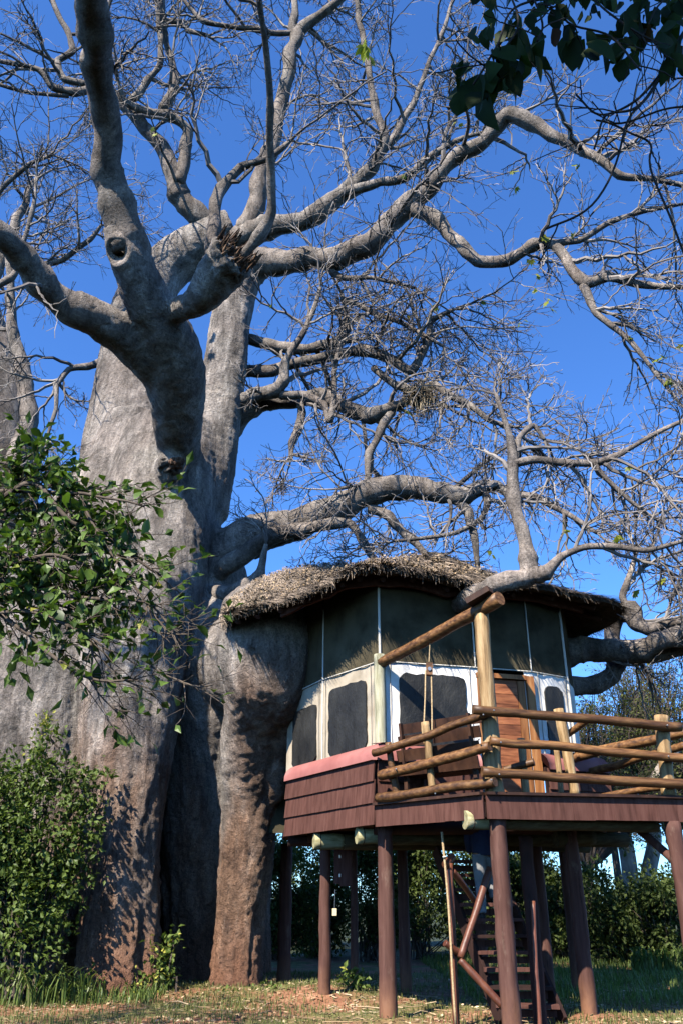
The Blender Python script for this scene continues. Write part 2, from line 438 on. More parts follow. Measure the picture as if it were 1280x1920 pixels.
# ------------------------------------------------------------------ ground
STILT_XY = [(-0.28, 15.7), (0.66, 13.55), (2.11, 11.97), (4.62, 12.3), (3.48, 13.5), (3.36, 15.4), (1.15, 17.0)]
def ground_z(x, y):
    h = 0.05 * noise.noise(Vector((x * 0.35, y * 0.35, 1.3))) + 0.025 * noise.noise(Vector((x * 1.1, y * 1.1, 4.0)))
    h += 0.16 * math.exp(-((x + 0.35) ** 2 / 1.0 + (y - 16.6) ** 2 / 1.4))       # low earth mound beside the stilts
    h += 0.12 * math.exp(-((x + 3.4) ** 2 / 6.0 + (y - 17.0) ** 2 / 2.0))
    for px_, py_ in STILT_XY:
        h += 0.06 * math.exp(-((x - px_) ** 2 + (y - py_) ** 2) / 0.09)
    return h

gx = np.unique(np.concatenate([np.linspace(-400, -14, 12), np.linspace(-14, 14, 141), np.linspace(14, 400, 12)]))
gy = np.unique(np.concatenate([np.linspace(-60, 5, 8), np.linspace(5, 32, 136), np.linspace(32, 700, 14)]))
GV = []
for y in gy:
    for x in gx:
        near = abs(x) < 14.1 and 4.9 < y < 32.1
        GV.append((x, y, ground_z(x, y) if near else 0.0))
nx_, ny_ = len(gx), len(gy)
ii, jj = np.meshgrid(np.arange(ny_ - 1), np.arange(nx_ - 1), indexing='ij')
a0 = (ii * nx_ + jj).ravel()
mb = MB(); mb.add(GV, np.stack([a0, a0 + 1, a0 + nx_ + 1, a0 + nx_], -1))

def ground_material():
    m, nt, b = new_mat('soil_and_turf')
    vec = coords(nt)
    n1 = noi(nt, vec, 0.55, 5, 0.6)
    n2 = noi(nt, vec, 5.0, 6, 0.7)
    n3 = noi(nt, vec, 32.0, 6, 0.7)
    soil = ramp(nt, n2, [(0.3, (0.17, 0.070, 0.036)), (0.55, (0.30, 0.145, 0.080)), (0.75, (0.42, 0.25, 0.155))])
    turf = ramp(nt, n2, [(0.3, (0.07, 0.072, 0.024)), (0.55, (0.17, 0.155, 0.055)), (0.75, (0.31, 0.25, 0.11))])
    c = mixc(nt, ramp(nt, n1, [(0.44, (0,)*3), (0.56, (1,)*3)]), soil, turf)
    c = mixc(nt, 0.7, c, ramp(nt, n3, [(0.3, (0.55,)*3), (0.7, (1.3,)*3)]), 'MULTIPLY')
    # beyond the clearing the ground is darkened as bush country, to cut bounced light
    tc = nt.nodes.new('ShaderNodeTexCoord'); vd = nt.nodes.new('ShaderNodeVectorMath'); vd.operation = 'DISTANCE'
    vd.inputs[1].default_value = (2.0, 18.0, 0.0)
    nt.links.new(tc.outputs['Object'], vd.inputs[0])
    mr = nd(nt, 'ShaderNodeMapRange'); mr.inputs[1].default_value = 7.0; mr.inputs[2].default_value = 13.0
    nt.links.new(vd.outputs['Value'], mr.inputs[0])
    scrub = ramp(nt, n2, [(0.3, (0.018, 0.026, 0.010)), (0.55, (0.040, 0.050, 0.020)), (0.75, (0.080, 0.078, 0.034))])
    c = mixc(nt, mr.outputs[0], c, scrub)
    nt.links.new(c, b.inputs['Base Color'])
    b.inputs['Roughness'].default_value = 0.95
    bump(nt, b, mixc(nt, 0.5, n2, n3), 0.7, 0.05)
    return m
ground = mb.build('ground', ground_material(), smooth=True, kind='structure')

def blades(n, xr, yr, hmin, hmax, w, mat, name, label, keep=None, lean=0.5, tonef=None, cat='grass', parent=None):
    """Curved grass blades: 3-point strips."""
    pts = []
    tries = 0
    while len(pts) < n and tries < n * 6:
        tries += 1
        x, y = random.uniform(*xr), random.uniform(*yr)
        if keep and random.random() > keep(x, y): continue
        pts.append((x, y, ground_z(x, y) if (abs(x) < 14 and 5 < y < 32) else 0.0))
    P = np.array(pts); M = len(P)
    az = RNG.uniform(0, 2 * np.pi, M); h = RNG.uniform(hmin, hmax, M)
    d = np.stack([np.cos(az), np.sin(az), np.zeros(M)], -1)
    s = np.stack([-np.sin(az), np.cos(az), np.zeros(M)], -1)
    ln = RNG.uniform(0.1, lean, M)[:, None] * h[:, None]
    up = np.array([0, 0, 1.0])
    p0, p1 = P, P + up * h[:, None] * 0.6 + d * ln * 0.35
    p2 = P + up * h[:, None] + d * ln
    ww = (w * RNG.uniform(0.6, 1.3, M))[:, None]
    V = np.stack([p0 - s * ww, p0 + s * ww, p1 - s * ww * 0.8, p1 + s * ww * 0.8, p2], 1).reshape(-1, 3)
    b = np.arange(M) * 5
    tone = RNG.uniform(0, 1, M) ** 0.9
    if tonef is not None: tone = np.array([tonef(x, y, t) for (x, y, _), t in zip(pts, tone)])
    mb = MB()
    mb.add(V, np.stack([b, b + 1, b + 3, b + 2], -1), np.repeat(tone, 5))
    mb.l.append(np.stack([b + 2, b + 3, b + 4], -1).reshape(-1)); mb.s.append(np.full(M, 3))
    return mb.build(name, mat, parent, kind='stuff', label=label, cat=cat)

def turf_density(x, y):
    n = noise.noise(Vector((x * 0.55, y * 0.55, 7.7)))
    dirt = math.exp(-((x - 0.9) ** 2 / 3.2 + (y - 15.3) ** 2 / 3.5))
    return max(0.05, min(1.0, 0.62 + 0.9 * n - 0.62 * dirt))

blades(30000, (-7, 9), (12.6, 22), 0.03, 0.10, 0.006, MAT['grass'], 'short_grass', 'patchy short grass on the red earth around the stilts', turf_density)
blades(20000, (2.2, 13), (15.0, 28), 0.06, 0.20, 0.010, MAT['longgrass'], 'lawn_grass', 'sunlit lawn grass right of the stilts', None)
blades(1500, (-7.5, -3.0), (15.4, 16.7), 0.08, 0.26, 0.010, MAT['longgrass'], 'weeds', 'low green weeds at the foot of the baobab', None, 0.9)
# dry litter
pts = []
while len(pts) < 9000:
    x, y = random.uniform(-7, 8), random.uniform(12.6, 20)
    pts.append((x, y, ground_z(x, y) + random.uniform(0.006, 0.03)))
Pn = np.array(pts); M = len(Pn)
az = RNG.uniform(0, 6.28, M)
d = np.stack([np.cos(az), np.sin(az), RNG.uniform(-.35, .35, M)], -1); s = np.stack([-np.sin(az), np.cos(az), RNG.uniform(-.35, .35, M)], -1)
l = RNG.uniform(0.02, 0.06, M)[:, None]; w = l * RNG.uniform(0.25, 0.6, M)[:, None]
V = np.stack([Pn - d * l, Pn + s * w, Pn + d * l, Pn - s * w], 1).reshape(-1, 3)
V[:, 2] = np.maximum(V[:, 2], 0.004)
b4 = np.arange(M) * 4
mb = MB(); mb.add(V, np.stack([b4, b4 + 1, b4 + 2, b4 + 3], -1), np.repeat(RNG.uniform(0, 1, M), 4))
# fallen twigs among the litter
nt_ = 160
q = np.stack([RNG.uniform(-6, 6.5, nt_), RNG.uniform(12.8, 18.5, nt_), np.full(nt_, 0.03)], -1)
az = RNG.uniform(0, 6.28, nt_); ln = RNG.uniform(.12, .5, nt_)
dq = np.stack([np.cos(az), np.sin(az), RNG.uniform(-.03, .08, nt_)], -1)
tp_ = np.stack([q, q + dq * ln[:, None] * .5 + RNG.normal(size=(nt_, 3)) * .02, q + dq * ln[:, None]], 1)
tubes(tp_, np.tile([.008, .007, .004], (nt_, 1)), 4, mb, RNG.uniform(0, 1, nt_))
mb.build('leaf_litter', MAT['litter'], kind='stuff', label='dry fallen leaves scattered over the earth in front', cat='leaf litter')
# ------------------------------------------------------------------ baobab: trunk
def px_tube(rows, n=6):
    """rows (u, v, Y, width px) -> smooth world points and radii."""
    A = np.array([[*at(u, v, Y), pr(at(u, v, Y), w)] for u, v, Y, w in rows])
    S = catmull(A, n)
    return S[:, :3], np.maximum(S[:, 3], 0.004)

baobab = thing('baobab_tree', at(250, 1862, 18.2) * 1.0, 'huge grey leafless baobab carrying the thatched tree house', 'tree')
baobab.location.z = 0; WPOS[baobab.name].z = 0

TRUNK = [
    # left mass
    [(20,1960,19.0,470),(35,1850,18.9,430),(50,1750,18.9,400),(60,1600,19.0,385),(70,1400,19.1,385),(85,1250,19.2,370),(130,1120,19.4,320),(200,1010,19.6,250),(260,900,19.8,220),(290,820,19.9,200)],
    # front pillar
    [(222,1960,16.95,205),(224,1870,16.9,182),(222,1800,16.9,160),(226,1650,16.95,152),(232,1500,17.05,162),(244,1350,17.3,186),(262,1200,17.8,215),(288,1050,18.4,222),(310,930,18.9,226),(330,830,19.2,205)],
    # dark recess core
    [(330,1960,21.9,350),(335,1600,21.9,350),(345,1300,21.2,340),(355,1120,20.4,240),(360,1000,20,160)],
    # slab bridging pillar and trunk under the roof
    [(290,1225,19.9,190),(350,1228,19.6,205),(400,1232,19.1,205),(452,1242,18.1,200),(508,1255,16.7,188)],
    # broad buttress joining the right pillar to the trunk
    [(400,1960,19.9,190),(402,1750,19.8,190),(405,1600,19.6,195),(412,1400,19.3,220),(420,1260,18.9,235),(415,1190,19.0,190),(395,1130,19.4,110),(380,1090,19.6,70)],
    # right pillar with its bulge under the roof
    [(440,1960,17.9,125),(443,1870,17.8,104),(446,1800,17.8,96),(454,1700,17.8,100),(464,1600,17.8,108),(470,1500,17.75,114),(474,1400,17.3,120),(487,1345,16.95,132),(500,1305,16.6,160),(508,1262,16.3,190),(502,1200,16.3,196),(486,1160,16.6,150),(455,1145,17.4,90)],
    # left leader
    [(245,960,20,185),(240,870,20.2,172),(243,780,20.4,150),(250,700,20.6,132),(257,630,20.8,118),(268,570,21,105),(300,515,21.2,92),(345,480,21.2,92),(395,450,21,84),(440,425,20.8,66)],
    # right leader
    [(365,960,19,130),(392,850,18.95,108),(412,750,19,88),(426,650,19,78),(436,580,19,76),(448,520,19,84),(465,490,19,80)],
    # front knee
    [(340,900,18.5,70),(336,850,17.6,80),(335,790,16.6,98),(334,720,15.6,106),(322,650,14.7,108),(300,600,14.1,92),(272,550,13.6,88),(246,490,13.1,82),(226,420,12.7,72)],
    # left limb root
    [(322,760,16.3,62),(300,700,15.4,80),(262,655,14.7,84),(205,612,14.0,75),(135,572,13.4,66)],
    # stub root
    [(305,600,14.1,56),(335,580,13.7,52),(365,570,13.3,56),(390,545,12.95,74),(415,508,12.6,86),(440,478,12.3,92)],
    # cut-branch knob
    [(330,880,17.9,34),(322,872,17.35,58),(318,880,17.0,52)],
    # root of the bough over the roof
    [(360,1190,19.2,110),(378,1120,19.1,92),(412,1040,18.85,84),(480,1002,18.6,70),(550,986,18.4,62)],
    [(585,1262,15.9,36),(560,1300,16.2,44),(540,1348,16.5,46),(524,1420,17.1,44),(512,1500,17.5,40)],
]
mb = MB()
for rows in TRUNK:
    p, r = px_tube(rows, 8)
    tube(p, r, 28, mb)
tmp = mb.build('tmp_trunk', None)
md = tmp.modifiers.new('r', 'REMESH'); md.mode = 'VOXEL'; md.voxel_size = 0.05; md.use_smooth_shade = True
md2 = tmp.modifiers.new('s', 'SMOOTH'); md2.factor = 0.6; md2.iterations = 12
dg = bpy.context.evaluated_depsgraph_get()
tme = bpy.data.meshes.new_from_object(tmp.evaluated_get(dg))
bpy.data.objects.remove(tmp)
nv = len(tme.vertices)
co = np.empty(nv * 3); tme.vertices.foreach_get('co', co); co = co.reshape(-1, 3)
no = np.empty(nv * 3); tme.vertices.foreach_get('normal', no); no = no.reshape(-1, 3)
stump = np.array(at(445, 470, 12.25)); knob = np.array(at(318, 880, 17.0))
holes = [(np.array(at(u, v, Y)), r, dep) for u, v, Y, r, dep in ((216, 470, 12.65, 0.28, 0.25), (473, 1222, 15.3, 0.10, 0.12), (197, 995, 17.6, 0.35, 0.14), (300, 1345, 16.9, .25, .12))]
disp = np.zeros(nv)
for k in range(nv):
    x, y, z = co[k]
    v = Vector((x, y, z))
    low = max(0.0, 1.0 - z / 8.0)
    big = noise.fractal(Vector((x * .8, y * .8, z * .32)), 1.0, 2.0, 3)
    med = noise.fractal(Vector((x * 3.2, y * 3.2, z * 1.1)), 0.9, 2.1, 3)
    fin = noise.fractal(v * 8.5, 0.8, 2.1, 2)
    wr = noise.noise(Vector((x * 2.0, y * 2.0, z * 9.0)))
    s = 0.07 if z < 12 else 0.05
    rid = 1 - abs(noise.noise(Vector((x * 2.4, y * 2.4, z * 0.42)))) * 2.2
    disp[k] = s * big + 0.036 * med * (0.45 + (1.4 if x < -2.9 else 0.5) * low) + 0.017 * fin * (0.6 + 1.3 * low) + 0.014 * wr * (1 - low) - 0.075 * max(0.0, rid - 0.55) * (0.35 + low)
for P0, rr in ((stump, 0.75), (knob, 0.42)):
    dd = np.linalg.norm(co - P0, axis=1)
    w = np.clip(1 - dd / rr, 0, 1)
    idx = np.nonzero(w)[0]
    for k in idx:
        disp[k] += w[k] * 0.22 * noise.fractal(Vector(co[k]) * 6.0, 0.8, 2.0, 3)
for P0, rr, dep in holes:
    dd = np.linalg.norm(co - P0, axis=1)
    disp -= dep * np.exp(-(dd / rr * 1.6) ** 2)
    disp += 0.25 * dep * np.exp(-((dd - rr) / (0.3 * rr)) ** 2)
# vertical gullies and a torn scar down the right pillar
for k in range(nv):
    x, y, z = co[k]
    if z < 6.0 and no[k][1] < 0.3:
        zz = zc(co[k]); u = 640 + x / zz * F_PX
        if 250 < u < 330 and y < 19:
            disp[k] -= 0.10 * max(0, 1 - z / 6.5) * max(0.0, noise.noise(Vector((u * 0.055, 3.3, z * 0.25)))) * 1.6
co = co + no * disp[:, None]
tme.vertices.foreach_set('co', co.ravel()); tme.update()
link('trunk', tme, MAT['trunk'], baobab)

# torn end of the broken stub: splintered shell
mb = MB()
for k in range(170):
    a = random.uniform(0, 6.28); rr = random.uniform(0.08, 0.42)
    ax = (at(452, 455, 12.1) - at(415, 508, 12.6)).normalized()
    q = ax.to_track_quat('Z', 'Y').to_matrix()
    b0 = Vector(stump) + q @ Vector((rr * math.cos(a), rr * math.sin(a), -0.25))
    L = random.uniform(0.18, 0.40) * (1.35 if rr > .3 else .8)
    tip = b0 + q @ Vector((random.gauss(0, .06), random.gauss(0, .06), L))
    w = random.uniform(0.018, 0.05)
    tube([b0, (b0 + tip) / 2 + Vector((random.gauss(0, .03), random.gauss(0, .03), 0)), tip], [w, w * 0.8, 0.008], 5, mb)
mb.build('torn_stump_end', MAT['torn'], baobab)
mb = MB()
kn = at(332, 868, 16.85)
for k in range(34):
    d = Vector((random.gauss(0.2, .5), random.gauss(-.6, .4), random.gauss(0, .5))).normalized()
    p = kn + d * random.uniform(0.05, 0.16)
    tube([kn, p, p + d * 0.05], [0.10, random.uniform(.05, .09), 0.02], 6, mb)
mb.build('knotted_branch_scar', MAT['torn'], baobab)

# ------------------------------------------------------------------ baobab: limbs and twigs
def grow(S, D, L, R0, R1, N, wander, bias, curl=0.0):
    M = len(S)
    P = np.zeros((M, N + 1, 3)); P[:, 0] = S
    d = nrm(np.asarray(D, dtype=float)); step = (np.asarray(L) / N)[:, None]
    c = RNG.normal(size=(M, 3)) * curl
    zz = nrm(np.cross(d, RNG.normal(size=(M, 3)))) * (wander * RNG.uniform(0.6, 1.7, M))[:, None]
    for i in range(N):
        d = nrm(d + (zz if i % 2 else -zz) * (0.5 if i == 0 else 1.0) + 0.45 * wander * RNG.normal(size=(M, 3)) + np.asarray(bias) + c)
        P[:, i + 1] = P[:, i] + d * step
    t = np.linspace(0, 1, N + 1)[None]
    R = np.asarray(R0)[:, None] * (1 - t) + np.asarray(R1)[:, None] * t
    return P, R

def spawn(P, R, k, tmin, tmax, amin, amax):
    M, N, _ = P.shape
    t = RNG.uniform(tmin, tmax, (M, k)) * (N - 1)
    i = np.minimum(t.astype(int), N - 2); f = t - i
    rows = np.repeat(np.arange(M), k); i = i.ravel(); f = f.ravel()[:, None]
    A, B = P[rows, i], P[rows, i + 1]
    S = A * (1 - f) + B * f
    T = nrm(B - A)
    r = R[rows, i] * (1 - f[:, 0]) + R[rows, i + 1] * f[:, 0]
    perp = nrm(np.cross(T, RNG.normal(size=T.shape)))
    a = RNG.uniform(amin, amax, len(S))[:, None]
    return S, T * np.cos(a) + perp * np.sin(a), r, rows

def twigs_from(pts, rad, mb, dens, scale=1.0, tmin=0.25, bias1=(0, 0, 0.02), bias2=(0, 0, -0.03), k2=6, k3=4, tip=True):
    """Side branches, sub-branches, twigs and spurs of one limb."""
    seg = np.linalg.norm(np.diff(pts, axis=0), axis=1); length = seg.sum()
    n1 = max(2, int(length * (1 - tmin) * dens * 1.2))
    S, D, r, _ = spawn(pts[None], rad[None], n1, tmin, 0.995, 0.6, 1.35)
    if tip:
        e = nrm(pts[-1:] - pts[-4:-3])
        e2 = nrm(e.repeat(3, 0) + 0.45 * RNG.normal(size=(3, 3)))
        S = np.vstack([S, np.repeat(pts[-1:], 3, 0)]); D = np.vstack([D, e2]); r = np.append(r, [rad[-1]] * 3)
    M = len(S)
    L1 = RNG.uniform(1.2, 3.9, M) * scale
    r1 = np.minimum(r * 0.58, 0.014 + 0.019 * L1 / scale * RNG.uniform(0.7, 1.25, M)); r1 = np.maximum(r1, 0.018)
    P1, R1 = grow(S, D, L1, r1, np.full(M, 0.014), 10, 0.27, bias1, 0.05)
    tubes(P1, R1, 6, mb, RNG.uniform(0.2, 0.9, M))
    S, D, r, pi = spawn(P1, R1, k2, 0.22, 1.0, 0.5, 1.1)
    L2 = RNG.uniform(0.25, 0.7, len(S)) * L1[pi]
    P2, R2 = grow(S, D, L2, np.minimum(r * 0.7, 0.024), np.full(len(S), 0.010), 7, 0.27, bias2, 0.06)
    tubes(P2, R2, 4, mb, RNG.uniform(0.1, 1.0, len(S)), cap=False)
    S, D, r, pi = spawn(P2, R2, k3, 0.25, 1.0, 0.45, 1.05)
    L3 = RNG.uniform(0.3, 0.75, len(S)) * np.minimum(L2[pi], 1.0) + 0.1
    P3, R3 = grow(S, D, L3, np.minimum(r * 0.75, 0.0125), np.full(len(S), 0.006), 5, 0.26, (0, 0, 0.02), 0.07)
    tubes(P3, R3, 3, mb, RNG.uniform(0.0, 1.0, len(S)), cap=False)
    S, D, r, pi = spawn(P3, R3, 2, 0.3, 1.0, 0.5, 1.1)
    L4 = RNG.uniform(0.08, 0.26, len(S))
    P4, R4 = grow(S, D, L4, np.minimum(r * 0.8, 0.009), np.full(len(S), 0.0055), 3, 0.2, (0, 0, 0.05), 0.05)
    tubes(P4, R4, 3, mb, RNG.uniform(0.0, 1.0, len(S)), cap=False)
    return P1, P2, P3

def limb(rows, dens, scale=1.0, tmin=0.25, mat='limb', parent=None, wob=0.0, **kw):
    parent = parent or baobab
    n_sp = 7
    p, r = px_tube(rows, n_sp)
    n = len(p)
    for i in range(n):          # mix the smooth path with the straight one: angular elbows
        k0 = min(i // n_sp, len(rows) - 2); f = (i - k0 * n_sp) / n_sp
        q = np.array(at(*rows[k0][:3])) * (1 - f) + np.array(at(*rows[k0 + 1][:3])) * f
        p[i] = 0.5 * p[i] + 0.5 * q
    r *= 0.86 if r.max() < 0.42 else 0.97
    for k0 in range(1, len(rows) - 1):      # collars at the elbows
        r *= 1 + RNG.uniform(0.02, 0.16) * np.exp(-((np.arange(n) - k0 * n_sp) / 1.6) ** 2)
    for _ in range(max(1, n // 14)):
        r *= 1 + RNG.uniform(0.05, 0.16) * np.exp(-((np.arange(n) - RNG.integers(2, n - 1)) / 1.3) ** 2)
    amp = np.minimum(r * 0.9, 0.14) + wob
    ph = RNG.uniform(0, 50)
    for i in range(1, n):
        q = Vector(p[i]) * 1.1
        p[i] = p[i] + np.array(noise.noise_vector(q + Vector((ph, 0, 0)))) * amp[i]
        r[i] *= 1 + 0.16 * noise.noise(Vector(p[i]) * 2.3)
    mb = MB()
    sides = 14 if r.max() > 0.15 else 9
    tube(p, r, sides, mb)
    me = mb.mesh('limb', True)
    if r.max() > 0.10:          # knobbly surface on the thick ones
        nv = len(me.vertices); c = np.empty(nv * 3); me.vertices.foreach_get('co', c); c = c.reshape(-1, 3)
        nn = np.empty(nv * 3); me.vertices.foreach_get('normal', nn); nn = nn.reshape(-1, 3)
        rr = np.repeat(r, sides)[:nv]
        d = np.array([noise.fractal(Vector(q) * 3.0, 0.9, 2.0, 3) for q in c]) * 0.13 * rr
        me.vertices.foreach_set('co', (c + nn * d[:, None]).ravel()); me.update()
    o = link('limb', me, MAT[mat], parent)
    if dens > 0:
        mt = MB()
        out = twigs_from(p, r, mt, dens, scale, tmin, **kw)
        mt.build('twigs', MAT['twig'], o, kind='stuff')
        TWIG_TIPS.append(out[2][:, -1])
    return o, p, r
TWIG_TIPS = []

